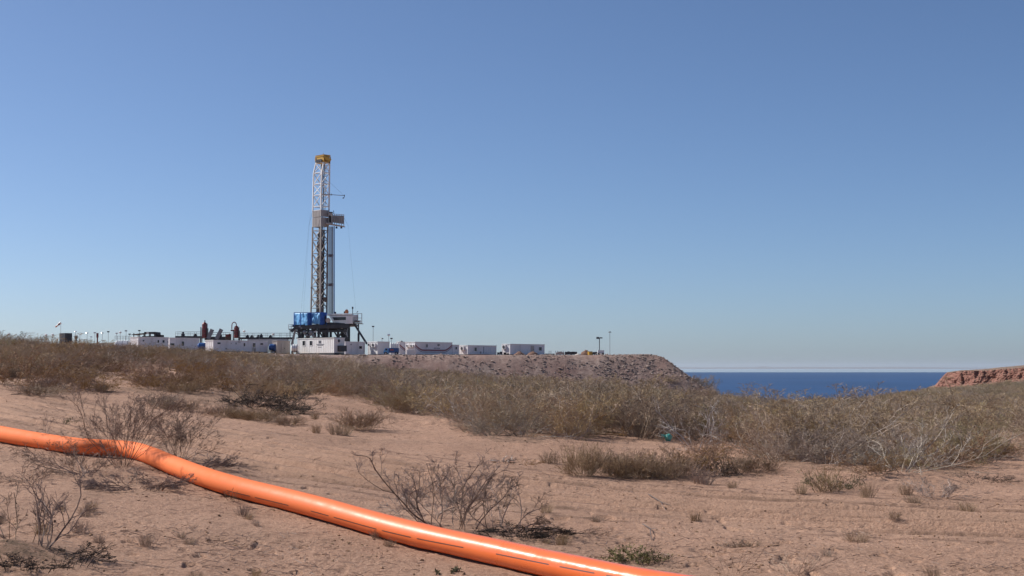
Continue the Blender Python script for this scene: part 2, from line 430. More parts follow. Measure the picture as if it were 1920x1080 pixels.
# soil mound under the bare shrub bottom left
_m = G(70, 1052); MOUNDS.append((_m.x - .15, _m.y, .6, .09))
_m = G(-40, 1040); MOUNDS.append((_m.x, _m.y, .8, .12))
for _p, _r, _hh in (((1340, 862), 1.6, .16), ((1640, 893), 1.8, .14), ((1450, 885), 1.4, .12), ((690, 795), .9, .2), ((820, 800), 2, .22), ((990, 835), 2, .12), ((610, 752), 2.5, .18)):
    _m = G(*_p); MOUNDS.append((_m.x, _m.y + .4, _r, _hh))

# ------------------------------------------------------------------ ground sheet
def build_ground():
    a = np.concatenate([np.linspace(-180, -60, 40)[:-1], np.linspace(-60, -23, 60)[:-1], np.linspace(-23, 23, 820), np.linspace(23, 60, 60)[1:], np.linspace(60, 180, 40)[1:]])
    a = np.radians(a[:-1])
    r = np.concatenate([np.linspace(.8, 9, 14)[:-1], np.exp(np.linspace(math.log(9), math.log(60), 620))[:-1], np.exp(np.linspace(math.log(60), math.log(330), 330))[:-1], np.exp(np.linspace(math.log(330), math.log(6000), 130))])
    A, R = np.meshgrid(a, r); X = (R * np.sin(A)).ravel(); Y = (R * np.cos(A)).ravel()
    Z = h_all(X, Y)
    nr, na = len(r), len(a)
    idx = np.arange(nr * na).reshape(nr, na)
    q = np.stack([idx[:-1], np.roll(idx, -1, 1)[:-1], np.roll(idx, -1, 1)[1:], idx[1:]], -1).reshape(-1, 4)
    V = np.stack([X, Y, Z], 1); V = np.vstack([V, [[0, 0, float(Z[:na].mean())]]])
    tri = np.stack([idx[0], np.full(na, nr * na), np.roll(idx[0], -1)], 1)
    q = q[:, ::-1]
    s, al = road_d(X, Y)
    track = (1 - sstep(2.2, 3.4, np.abs(s))) * (Y < 90) * (.6 + .8 * fbm(X, Y, 1.6, 3, 80)).clip(0, 1)
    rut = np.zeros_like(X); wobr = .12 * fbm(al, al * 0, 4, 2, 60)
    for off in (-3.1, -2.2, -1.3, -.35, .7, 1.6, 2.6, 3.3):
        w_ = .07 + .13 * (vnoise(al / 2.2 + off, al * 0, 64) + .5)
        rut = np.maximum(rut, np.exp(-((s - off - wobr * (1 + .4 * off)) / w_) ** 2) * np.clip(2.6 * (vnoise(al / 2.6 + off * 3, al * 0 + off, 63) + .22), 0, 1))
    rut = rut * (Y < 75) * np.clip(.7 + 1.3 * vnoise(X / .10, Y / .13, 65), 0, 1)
    f = pad_f(X, Y); rock = ((f > -14) & (Y > 200) & (f < 30)).astype(float) * sstep(-14, -8, f) * (1 - .55 * sstep(-.5, 4, f))
    px, py = projv(X, np.maximum(Y, 1), Z)
    th = is_thick(px, py + 6) & (Y > 25)
    near = np.clip(.8 * (fbm(X, Y, 1.3, 3, 90)) + .12, 0, 1)
    lit = np.where(th, .75, near * .6) * np.ones_like(X)
    for (mx, my, mr, mh) in MOUNDS[:2]: lit = np.maximum(lit, 1.1 * np.exp(-((X - mx) ** 2 + (Y - my) ** 2) / (mr * 1.2) ** 2))
    lit = np.clip(np.where(Y < 5, 0, lit), 0, 1)
    veg = sstep(110, 230, Y) * (1 - rock) * (f < 0) 
    one = lambda v: np.append(v, 0)
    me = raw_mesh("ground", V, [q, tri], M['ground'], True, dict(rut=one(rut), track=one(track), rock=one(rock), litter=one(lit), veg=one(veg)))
    tag(link("ground", me), kind='structure')
build_ground()

# ------------------------------------------------------------------ water, far shore, far hills
LAKE = -25.0
def water_mat(name, col, rough, spec, bump, sc):
    m, n, l, b = newmat(name)
    g = n.new('ShaderNodeNewGeometry').outputs['Position']
    mp = n.new('ShaderNodeMapping'); mp.inputs['Scale'].default_value = (1, .35, 1); l.new(g, mp.inputs[0])
    c = mixc(n, l, ramp(n, l, noise(n, l, mp.outputs[0], .004, 5, .6), .3, .7), col, tuple(x * 1.25 for x in col))
    l.new(c, b.inputs['Base Color']); b.inputs['Roughness'].default_value = rough; b.inputs['Specular IOR Level'].default_value = spec
    if bump:
        bp = n.new('ShaderNodeBump'); bp.inputs['Strength'].default_value = bump; bp.inputs['Distance'].default_value = 1.0
        l.new(noise(n, l, g, sc, 5), bp.inputs['Height']); l.new(bp.outputs[0], b.inputs['Normal'])
    return m
M['lake'] = water_mat("wind_ruffled_lake_water", (.024, .062, .145), .55, .12, .5, .08)
M['mirage'] = water_mat("pale_mirage_mirror", (.25, .32, .40), .08, 1.0, 0, 1)  # mirage: reflected sky painted as pale, mirror-smooth water
mb = MB(); mb.add([(-9000, 330, LAKE), (14000, 330, LAKE), (14000, 9800, LAKE), (-9000, 9800, LAKE)], [(0, 1, 2, 3)])
tag(mb.build("lake_water", M['lake']), kind='structure')
mb = MB(); mb.add([(-20000, 9800, LAKE), (40000, 9800, LAKE), (40000, 60500, LAKE), (-20000, 60500, LAKE)], [(0, 1, 2, 3)])  # flat sheet added for the mirage band beyond the lake
tag(mb.build("mirage_strip", M['mirage']), kind='structure')
def far_ridge(name, px0, px1, D, zb, top, mat, depth, n=160, s=5):
    pxs = np.linspace(px0, px1, n); V = []; F = []
    for i, p in enumerate(pxs):
        x = (p - 960) / FPX * D; z = top(p, s)
        V += [(x, D, zb), (x, D + depth * .3, z * .8 + zb * .2), (x, D + depth * .6, z), (x, D + depth * 1.6, zb)]
    for i in range(n - 1):
        for k in range(3): a = i * 4 + k; F.append((a, a + 4, a + 5, a + 1))
    me = raw_mesh(name, V, F, mat, True); return link(name, me)
M['farland'] = mk("distant_steppe", (.13, .105, .08), .9, var=.3, scale=.002, spec=.1)
def tshore(p, s):
    D = 62000; py = 688.2 + .9 * float(fbm(np.array([p]), np.array([0.]), 90, 3, s)[0]) - (1.3 if 1430 < p < 1455 else 0) + (2.5 * max(0, (p - 1700) / 300))
    return EYE + (HOR - py) / FPX * D
tag(far_ridge("far_shore", 500, 2300, 60000, LAKE - 2, tshore, M['farland'], 3000), kind='structure')
def thill(p, s):
    D = 3000; py = 641 - 6 * math.exp(-((p - 190) / 90) ** 2) + 5 * (max(0, p - 240) / 60) + 1.5 * float(fbm(np.array([p]), np.array([0.]), 40, 3, 8)[0])
    return EYE + (HOR - py) / FPX * D
tag(far_ridge("far_hills", -500, 330, 3000, -20, thill, M['farland'], 500), kind='structure')

# ------------------------------------------------------------------ red cliff headland on the right
def cliff_mat():
    m, n, l, b = newmat("red_cliff_rock")
    geo = n.new('ShaderNodeNewGeometry'); g = geo.outputs['Position']
    mp = n.new('ShaderNodeMapping'); mp.inputs['Scale'].default_value = (.15, .15, 2.2); l.new(g, mp.inputs[0])
    c = mixc(n, l, ramp(n, l, noise(n, l, mp.outputs[0], .6, 6, .7), .35, .65), (.18, .082, .06), (.28, .145, .112))
    c = mixc(n, l, mul(n, l, ramp(n, l, noise(n, l, g, .3, 5, .7), .5, .7), .5), c, (.15, .07, .055))
    s = n.new('ShaderNodeSeparateXYZ'); l.new(geo.outputs['Normal'], s.inputs[0])
    flat = ramp(n, l, s.outputs[2], .8, .95)
    v = mixc(n, l, ramp(n, l, noise(n, l, g, .22, 6, .75), .42, .6), (.09, .075, .05), (.36, .24, .18))
    c = mixc(n, l, mul(n, l, flat, .9), c, v)
    l.new(c, b.inputs['Base Color']); b.inputs['Roughness'].default_value = .95; b.inputs['Specular IOR Level'].default_value = .1
    return m
M['cliff'] = cliff_mat()
def build_cliff():
    # outline in photo px: base and rim of the cliff, from its tip to past the frame edge
    pxs = np.linspace(1738, 2600, 420)
    base_py = np.interp(pxs, [1738, 1760, 1800, 1850, 1920, 2600], [733, 731, 729.5, 726, 717, 700])
    rim_py = np.interp(pxs, [1738, 1752, 1768, 1775, 1800, 1850, 1880, 1920, 2100, 2600], [732, 727, 706, 699, 695.5, 694.5, 691.5, 689, 680, 660])
    D0 = np.interp(pxs, [1738, 1800, 1920, 2600], [960, 900, 850, 700])
    rows = 46
    V = np.zeros((rows, len(pxs), 3)); 
    for j in range(rows):
        t = j / (rows - 1)
        zb = EYE - (base_py - HOR) / FPX * D0 - 1.0; zr = EYE - (rim_py - HOR) / FPX * (D0 + 14)
        if t < .65:
            q = t / .65
            hq = np.where(q < .38, q * .9, .342 + (q - .38) / .62 * .658)       # talus, then the wall
            off = np.where(q < .38, q / .38 * 9, 9 + (q - .38) / .62 * 4)
            z = zb + (zr - zb) * hq; D = D0 + off
            steep = 1 if q > .3 else .4
        else:
            q = (t - .65) / .35
            z = zr + q * 2.2 * sstep(1760, 1930, pxs) - (q > .8) * (q - .8) * 60; D = D0 + 14 + q * 220; steep = .3
        X = (pxs - 960) / FPX * D
        nz = fbm(pxs / 3.0, z * .55 + 0 * pxs, 2.2, 4, 11) * 3.6 * steep + 1.5 * steep * fbm(pxs * .4 + 0 * z, z * 1.6, .8, 2, 12) + 4 * fbm(pxs / 14.0, 0 * pxs, 1, 2, 13) * steep
        V[j, :, 0] = X - .5 * nz; V[j, :, 1] = D - nz; V[j, :, 2] = z + .25 * fbm(X, D, 3, 2, 14) * (t > .05)
    idx = np.arange(rows * len(pxs)).reshape(rows, -1)
    q = np.stack([idx[:-1, :-1], idx[:-1, 1:], idx[1:, 1:], idx[1:, :-1]], -1).reshape(-1, 4)
    tag(link("red_cliff", raw_mesh("red_cliff", V.reshape(-1, 3), q, M['cliff'], False)), kind='structure')
build_cliff()
# ------------------------------------------------------------------ things on the pad
R45 = math.radians(45)
DX, DY = math.cos(R45), math.sin(R45)
def tface(x0, y0, px, right=True):
    """distance along a container face from its near corner to the vertical seen at photo px"""
    u = (px - 960) / FPX; u = u * 1.0016   # pitch makes a tiny change
    dx, dy = (DX, DY) if right else (-DX, DY)
    return (u * y0 - x0) / (dx - u * dy)
def zat(px, py, D): return P(px, py, D).z

def container(name, label, cat, pxL, pxC, pxR, D, topy, feats, mat='grey_white', lift=.25, group='white cabins and trailers of the drilling camp', rim=True, boty=None, roof='roofw'):
    c = P(pxC, 660, D); gz = H(c.x, c.y); base = Vector((c.x, c.y, gz))
    Lr = tface(c.x, c.y, pxR, True); Ll = tface(c.x, c.y, pxL, False); h = zat(pxC, topy, D) - gz
    root = empty(name, base, R45)     # local x runs away to the right, local y away to the left
    tag(root, label, cat, group)
    body = MB().box((0, 0, lift), (Lr, Ll, h))
    # shallow corrugation ribs on both seen faces
    n = int(Lr / .6)
    for i in range(1, n): body.box((i * Lr / n - .035, -.03, lift + .12), (i * Lr / n + .035, .01, h - .12))
    n = int(Ll / .6)
    for i in range(1, n): body.box((-.03, i * Ll / n - .035, lift + .12), (.01, i * Ll / n + .035, h - .12))
    for x, y in ((-.02, -.02), (Lr - .13, -.02), (-.02, Ll - .13)): body.box((x - .022, y - .022, lift - .022), (x + .15, y + .15, h + .012))
    body.build('body', M[mat], root)
    if rim:
        r = MB().box((-.1, -.12, h + .015), (Lr + .1, Ll + .1, h + .15)); r.build('roof', M[roof], root)
    sk = MB()
    sk.box((-.05, -.0, -.25), (Lr + .05, .22, lift - .03)).box((-.05, Ll - .22, -.25), (Lr + .05, Ll, lift - .03))
    for i in range(5): sk.box((i * (Lr - .3) / 4, .23, .05), (i * (Lr - .3) / 4 + .25, Ll - .23, lift - .035))
    sk.build('skid', M['dark'], root)
    for ft in feats:
        k, a, b, y0, y1 = ft[:5]; face = ft[5] if len(ft) > 5 else 'R'
        ta, tb = sorted((tface(c.x, c.y, a, face == 'R'), tface(c.x, c.y, b, face == 'R')))
        Dm = c.y + (ta + tb) / 2 * DY; pm = (a + b) / 2
        z1 = zat(pm, y0, Dm) - gz; z0 = zat(pm, y1, Dm) - gz; z0 = max(z0, .28); z1 = min(z1, h - .06)
        if z1 - z0 < .08: z1 = z0 + .08
        def bx(m, a, b, z0, z1, d0, d1):
            if face == 'R': m.box((a, -d1, z0), (b, -d0, z1))
            else: m.box((-d1, a, z0), (-d0, b, z1))
            return m
        if k == 'win':
            m = MB()
            bx(m, ta - .06, ta + .04, z0 - .06, z1 + .06, .0, .075); bx(m, tb - .04, tb + .06, z0 - .06, z1 + .06, .0, .075)
            bx(m, ta + .04, tb - .04, z0 - .06, z0 + .04, .0, .073); bx(m, ta + .04, tb - .04, z1 - .04, z1 + .06, .0, .073)
            w = m.build('window', M[mat], root)
            bx(MB(), ta + .03, tb - .03, z0 + .03, z1 - .03, .005, .05).build('pane', M['glass'], w)
        elif k == 'door':
            m = MB(); bx(m, ta, tb, z0, z1, .0, .06)
            for e0, e1 in ((ta - .07, ta - .005), (tb + .005, tb + .07)): bx(m, e0, e1, z0, z1 + .07, .0, .09)
            d = m.build('door', M['beige'], root)
            bx(MB(), tb - .22, tb - .12, (z0 + z1) / 2 - .12, (z0 + z1) / 2 + .06, .06, .14).build('handle', M['dark'], d)
        elif k == 'vent':
            m = MB(); nn = 6
            for i in range(nn): bx(m, ta, tb, z0 + (z1 - z0) * i / nn, z0 + (z1 - z0) * (i + .6) / nn, .0, .08)
            m.build('vent', M['dark'], root)
        elif k == 'ac':
            m = MB(); bx(m, ta, tb, z0, z1, .0, .42); acu = m.build('air_conditioner', M['grey_white'], root)
            rr = min(tb - ta, z1 - z0) * .42; ca = (ta + tb) / 2; cz = (z0 + z1) / 2
            g = MB()
            if face == 'R': g.tube([(ca, -.42, cz), (ca, -.47, cz)], rr, 16)
            else: g.tube([(-.42, ca, cz), (-.47, ca, cz)], rr, 16)
            g.build('fan_grille', M['dark'], acu)
        elif k in ('bar', 'bara', 'barb'):
            bx(MB(), ta, tb, z0, z1, .0, .035).build('painted_mark', M[ft[6]], root)
        elif k in ('stripe', 'slope'):   # curved waistline band: dips in the middle
            for off, mm, th in ((0, 'stripe_red', .34), (-.30, 'stripe_blue', .12)):
                m = MB(); N = 26; prev = None
                for i in range(N + 1):
                    q = i / N; t = ta + (tb - ta) * q
                    dip = 1 - max(0, 1 - q / .2) ** 1.5 - max(0, (q - .8) / .2) ** 1.5
                    if k == 'slope': dip = q
                    zz = z1 - (z1 - z0) * dip + off
                    if prev:
                        m.prism([(prev[0], -.001, prev[1]), (t, -.001, zz), (t, -.001, zz + th), (prev[0], -.001, prev[1] + th)], (0, -.045, 0)) if face == 'R' else \
                        m.prism([(-.001, prev[0], prev[1]), (-.001, t, zz), (-.001, t, zz + th), (-.001, prev[0], prev[1] + th)], (-.045, 0, 0))
                    prev = (t, zz)
                m.build('painted_stripe', M[mm], root)
        elif k == 'boxout':
            bx(MB(), ta, tb, z0, z1, .0, 1.1).build('side_locker', M['dark'], root)
    return root

GRP = 'white cabins and trailers of the drilling camp'
container('site_cabin', 'long off white cabin with a dark roof shed rising behind it', 'cabin', 246, 259, 317, 318, 632.6,
          [('win', 268.2, 272.2, 637.2, 640.6), ('win', 296.2, 299.8, 637.2, 643), ('win', 305.6, 310, 637.2, 643), ('vent', 315, 316.8, 640, 642)])
container('site_cabin', 'off white cabin beside the blue tank trailer with a low hatch and tall window', 'cabin', 303.5, 317.8, 374.5, 333, 634.0,
          [('win', 320.4, 328.4, 643.4, 647.8), ('win', 341.6, 346.6, 640, 648.6)])
container('office_trailer', 'long off white trailer with seven windows between the two blue tanks', 'trailer', 387, 399.7, 502.5, 300, 638.6,
          [('win', 408.2, 414.8, 641.6, 645.6), ('win', 434, 435.6, 642.5, 645.2), ('win', 442.3, 444.6, 642, 646), ('win', 457.4, 461, 643, 649.6),
           ('win', 474.4, 480, 643, 652), ('win', 488.6, 494.4, 643, 647), ('door', 474.2, 480.2, 652.6, 663, 'R'), ('vent', 447, 451.5, 640.6, 641.8), ('vent', 424, 426.5, 652.5, 654.5)])
container('storage_container', 'beige container with a narrow door left of the white round tank', 'container', 512, 519.5, 544.5, 308, 640.0,
          [('door', 528.8, 535.2, 644.5, 662.5)], mat='beige', roof='beige')
container('command_trailer', 'brightly sunlit white trailer under the rig floor with a round dark emblem and two windows', 'trailer', 558.8, 626.2, 646.5, 300, 634.3,
          [('win', 568.2, 573.4, 638.8, 648, 'L'), ('win', 581.6, 586.8, 638.8, 648, 'L'), ('bar', 598.5, 602.8, 638.6, 643.8, 'L', 'text'),
           ('bar', 594, 608.5, 645.2, 646.2, 'L', 'text'), ('bar', 596, 607, 647.2, 648.0, 'L', 'text'), ('bar', 597, 604, 650.6, 651.3, 'L', 'text'),
           ('ac', 631, 636.5, 635.8, 642.5, 'R'), ('boxout', 633.5, 645, 648, 659, 'R')], mat='white', lift=.5)
container('site_cabin', 'off white cabin with one small window right of the sunlit emblem trailer', 'cabin', 644.5, 647.4, 684.6, 316, 641.4,
          [('win', 673.6, 679.4, 648.6, 654.2), ('vent', 657.5, 660, 645, 646.6), ('bar', 682.8, 684.4, 643, 661, 'R', 'text')])
container('site_cabin', 'cabin left of the small blue truck with two air conditioners on its white end', 'cabin', 690.6, 707.8, 730.5, 318, 641.4,
          [('ac', 692.5, 697, 643.8, 648.6, 'L'), ('ac', 699, 706, 643.6, 650.6, 'L')], mat='white')
container('striped_trailer', 'shaded trailer with a descending red stripe behind the blue truck', 'trailer', 744.5, 748.6, 766, 338, 641.7,
          [('slope', 748.8, 765.6, 647.6, 661, 'R')])
container('striped_trailer', 'long off white trailer with a curved dull red and blue waistline stripe', 'trailer', 761.2, 778, 848.0, 322, 642.0,
          [('stripe', 778.4, 847.6, 648.4, 658.2, 'R'), ('win', 799.2, 802.2, 645.4, 651.4), ('vent', 820.6, 824.6, 645.4, 648.6), ('bar', 813.5, 819, 652.2, 653.4, 'R', 'text'), ('bar', 819.8, 825, 652.4, 653.6, 'R', 'text'),
           ('ac', 763.4, 768.6, 646.2, 650.6, 'L'), ('ac', 771, 776.6, 646.2, 651, 'L')])
container('site_cabin', 'small shaded grey cabin just right of the curved stripe trailer', 'cabin', 844, 848.6, 860.6, 330, 647.4,
          [('win', 853.6, 857.2, 650, 655.4)])
container('site_cabin', 'off white cabin with a big round fan on its sunny end', 'cabin', 861.4, 877.0, 930.6, 332, 648.2,
          [('win', 889.4, 893.8, 651.4, 658.6), ('ac', 864.8, 871.8, 649.8, 656.8, 'L'), ('vent', 900.5, 902.2, 659, 662.5), ('bar', 906.6, 907.3, 650, 663, 'R', 'text')])
container('site_cabin', 'rightmost big off white cabin with dark soil heaps along its front', 'cabin', 941, 956.4, 1020.6, 338, 645.8,
          [('door', 995.6, 1000.6, 648.6, 661), ('win', 1010, 1015.4, 650.6, 657.6), ('ac', 943.4, 949.6, 647, 654.4, 'L')])

def heap(name, label, cat, px, py, D, w, d, h, mat='soil', group=None, seed=1):
    p = P(px, py, D); gz = H(p.x, p.y); V = []; F = []; n = 18; rr = 8
    g = np.random.default_rng(seed)
    for j in range(rr + 1):
        for i in range(n):
            a = 2 * math.pi * i / n; r = 1 - j / rr
            z = h * (1 - r ** 1.6) * (1 + .12 * g.standard_normal() * (j < rr))
            V.append((math.cos(a) * r * w * (1 + .06 * g.standard_normal()), math.sin(a) * r * d, max(-.15, z if j else -.2)))
    for j in range(rr):
        for i in range(n): F.append((j * n + i, j * n + (i + 1) % n, (j + 1) * n + (i + 1) % n, (j + 1) * n + i))
    me = raw_mesh(name, V, F, M[mat], True); return tag(link(name, me, None, (p.x, p.y, gz)), label, cat, group)
heap('soil_heap', 'dark soil heap before the left part of the rightmost big cabin', 'soil heap', 974, 665, 326, 1.45, 1.2, .85, seed=2, group='heaps of soil on the pad')
heap('soil_heap', 'dark soil heap before the door of the rightmost big cabin', 'soil heap', 999, 665, 327, 1.5, 1.2, .8, seed=3, group='heaps of soil on the pad')
heap('soil_heap', 'brown heap with red streaks near the light tower', 'soil heap', 1099, 665, 330, 1.7, 1.2, 1.05, seed=4, group='heaps of soil on the pad')
heap('soil_heap', 'small flat pale heap left of the red streaked one', 'soil heap', 1084, 665, 328, .9, .8, .35, 'beige', seed=5, group='heaps of soil on the pad')
# low dark skid loads left of the last cabin, pallets and yellow drum
def low_load(name, label, cat, px0, px1, D, h, mat, group=None):
    a = P(px0, 660, D); b = P(px1, 660, D); gz = min(H(a.x, a.y), H(b.x, b.y))
    root = empty(name, ((a.x + b.x) / 2, D, gz)); tag(root, label, cat, group); w = (b.x - a.x) / 2
    m = MB()
    for i in range(3): MB().box((-w + i * (w - .1), -.6, -.1), (-w + i * (w - .1) + .2, .6, .15)).build('runner', M['dark'], root)
    m = MB(); k = max(2, int(w * 2 / .5)); rg = random.Random(px0)
    for i in range(k): m.box((-w + i * 2 * w / k + .02, -.6 + rg.random() * .2, .153), (-w + (i + 1) * 2 * w / k - .02, .6, .153 + h * (.55 + .45 * rg.random())))
    m.build('load', M[mat], root); return root
low_load('skid_load', 'low dark equipment skid left of the rightmost big cabin', 'skid', 932, 942, 334, .9, 'dark')
low_load('skid_load', 'low black equipment skid under the corner of the rightmost big cabin', 'skid', 944, 955, 328, .5, 'black')
low_load('pipe_rack_load', 'low dark pallet row right of the rightmost big cabin', 'pallet', 1022, 1040, 336, .25, 'dark')
low_load('pallet_row', 'low beige pallet row under the post pairs', 'pallet', 1042, 1058, 336, .75, 'beige')
low_load('pallet_row', 'low dark pallet row right of the beige one', 'pallet', 1059, 1082, 336, .8, 'dark')
low_load('pallet_row', 'dark pallet between the yellow drum and the light tower', 'pallet', 1110, 1120, 334, .7, 'dark')
# posts in pairs
for i, px in enumerate((1029.5, 1033, 1042, 1045.5, 1056, 1061, 1072)):
    p = P(px, 660, 340); gz = H(p.x, p.y); top = zat(px, 658 + (i > 4) * 1.5, 340) - gz
    m = MB().tube([(0, 0, -.2), (0, 0, top)], .05, 6); m.box((-.06, -.06, top - .12), (.06, .06, top + .02))
    tag(m.build('marker_post', M['dark'], None, (p.x, 340, gz)), 'thin dark marker post right of the rightmost big cabin', 'post', 'marker posts on the pad')
# yellow drum
p = P(1106.5, 664, 329); gz = H(p.x, p.y)
m = MB().tube([(0, 0, 0), (0, 0, .1), (0, 0, .8)], .55, 14).tube([(0, 0, .8), (0, 0, .86)], .58, 14)
tag(m.build('yellow_drum', M['yellow'], None, (p.x, 329, gz)), 'yellow drum beside the red streaked heap', 'drum')
# light tower
p = P(1126.5, 664, 332); gz = H(p.x, p.y); root = empty('light_tower', (p.x, 332, gz))
tag(root, 'mobile light tower with a cluster of dark lamps at the right end of the pad', 'light tower')
MB().box((-.75, -.6, .35), (.75, .6, 1.15)).box((-1.1, -.1, .3), (-.76, .1, .4)).build('generator_box', M['white'], root)
for s in (-.45, .45):
    w = MB().tube([(s, -.62, .28), (s, -.8, .28)], .28, 12).build('wheel', M['black'], root)
tz = zat(1124, 634, 332) - gz; mx = P(1124, 640, 332).x - p.x
MB().tube([(mx, 0, 1.1), (mx, 0, tz)], .09, 8).bar((mx - .55, 0, tz), (mx + .55, 0, tz), .08).build('mast', M['dark'], root)
for s in (-.55, -.2, .2, .55):
    MB().box((mx + s - .17, -.22, tz - .2 + .12 * (s > 0)), (mx + s + .15, .02, tz + .18 + .1 * (s < 0))).build('lamp', M['dark'], root)
# lamp posts
def lamp_post(px, topy, D, label, head='lamp', n=1, r=.045, col='galv', group='lamp posts across the drilling site'):
    p = P(px, 650, D); gz = H(p.x, p.y); tz = zat(px, topy, D) - gz
    root = empty('lamp_post', (p.x, D, gz)); tag(root, label, 'lamp post', group)
    MB().tube([(0, 0, -.2), (0, 0, tz)], r, 6).build('pole', M['grey'], root)
    if head == 'lamp':
        for k in range(n):
            s = (-1) ** k * (.2 if n > 1 else .0)
            MB().box((s - .28, -.25, tz - .1), (s + .28, .1, tz + .2)).build('lamp_head', M[col], root)
    elif head == 'globe':
        MB().tube([(0, 0, tz - .3), (0, 0, tz - .18), (0, 0, tz + .05), (0, 0, tz + .2)], [.15, .36, .36, .12], 10).build('lamp_head', M['white'], root)
    elif head == 'cap':
        MB().tube([(0, 0, tz - .12), (0, 0, tz + .1)], [.4, .22], 10).build('lamp_head', M[col], root)
    return root
lamp_post(1143.5, 622.5, 334, 'tall thin pole with a tiny dark head right of the light tower', 'cap', r=.05, col='dark')
lamp_post(699.5, 612.5, 350, 'tall thin lamp post with a dark head right of the rig platform', 'lamp', col='dark')
lamp_post(716.3, 634.6, 352, 'small dark lamp peeping over the two air conditioner cabin', 'cap', col='dark')
lamp_post(728.8, 627.5, 345, 'lamp post with a white globe above the blue truck', 'globe')
lamp_post(734, 635.0, 346, 'lamp post with a dark square head above the blue truck', 'lamp', col='dark')
lamp_post(752.5, 639.6, 350, 'lamp post with a flat dark cap above the striped trailers', 'cap', col='dark')
for px, ty, hd, col, lab in ((141, 621.5, 'cap', 'roofw', 'lamp post with a pale flat cap right of the dark site shack'),
                         (163, 624, 'cap', 'galv', 'lamp post with a grey cap, second right of the dark site shack'),
                         (170.5, 631.5, 'cap', 'roofw', 'short lamp post with a pale cap left of the red post'),
                         (177.5, 624.2, 'lamp', 'roofw', 'lamp post with a white head just left of the red post'),
                         (191.5, 624, 'cap', 'galv', 'thin lamp post with a grey cap just right of the red post'),
                         (202.7, 622.4, 'lamp', 'dark', 'lamp post with a dark head, second right of the red post'),
                         (218.6, 625.4, 'lamp', 'roofw', 'lamp post with a white head above the left of the round white tank'),
                         (225, 622.8, 'globe', 'roofw', 'lamp post with a white globe above the round white tank'),
                         (236, 620.6, 'lamp', 'galv', 'lamp post with a grey head above the right of the round white tank'),
                         (242.8, 627, 'lamp', 'dark', 'lamp post with a broad dark head left of the dark roof shed'),
                         (261, 620.3, 'lamp', 'dark', 'lamp post with a dark head above the left end of the dark roof shed'),
                         (98.5, 627, 'globe', 'roofw', 'lamp post with a white globe left of the windsock'),
                         (86, 627.5, 'globe', 'roofw', 'short lamp post with a white globe, second left of the windsock'),
                         (16.5, 626, 'globe', 'roofw', 'leftmost lamp post with a white globe above the scrub'),
                         (457.5, 620.4, 'globe', 'roofw', 'lamp post with a white globe right of the looped red vessel'),
                         (512, 626.4, 'globe', 'roofw', 'lamp post with a white globe above the mud tank walkway')):
    lamp_post(px, ty, 372, lab, hd, col=col)
# red post
p = P(182.5, 640, 372); gz = H(p.x, p.y); tz = zat(182.5, 624.5, 372) - gz
m = MB().tube([(0, 0, 0), (0, 0, tz)], .18, 8).tube([(0, 0, tz * .75), (0, 0, tz)], .3, 8)
tag(m.build('red_post', M['red'], None, (p.x, 372, gz)), 'dark red post between lamp posts on the left', 'post')
# person-sized dark figure is not separable here: a dark valve stand beside the shack
# windsock
p = P(113.5, 640, 330); gz = H(p.x, p.y); top = zat(113.5, 604.5, 330) - gz
root = empty('windsock', (p.x, 330, gz)); tag(root, 'red and white windsock on a thin pole at the left', 'windsock')
MB().tube([(0, 0, -.2), (0, 0, top)], .04, 6).build('pole', M['galv'], root)
a = Vector((0, 0, top - .05)); b = P(105.0, 613.5, 330) - Vector((p.x, 330, gz)); b.y -= .4
for k in range(4):
    q0 = a.lerp(b, k / 4); q1 = a.lerp(b, (k + 1) / 4)
    MB().tube([q0, q1], .32 - .045 * k, 10, r2=.32 - .045 * (k + 1)).build('sock_band', M['orange_cloth'] if k % 2 else M['white'], root, smooth=True) if k != 1 else \
        MB().tube([q0, q1], .32 - .045 * k, 10, r2=.32 - .045 * (k + 1)).build('sock_band', M['red'], root, smooth=True)
# dark shack with a pale end
container('site_shack', 'small shack with a pale end and a dark side right of the windsock', 'shack', 113.5, 121.5, 136.5, 345, 624.4, [('vent', 124, 133, 628, 634)], mat='dark', rim=False, group=None)
c0 = P(121.5, 640, 345); gz0 = H(c0.x, c0.y)
p = P(142.6, 640, 340); gz = H(p.x, p.y)
m = MB().tube([(0, 0, 0), (0, 0, zat(142.6, 631, 340) - gz)], .2, 8).box((-.35, -.2, zat(142.6, 635, 340) - gz), (.35, .2, zat(142.6, 630, 340) - gz))
tag(m.build('valve_stand', M['dark'], None, (p.x, 340, gz)), 'dark upright stand just right of the site shack', 'stand')

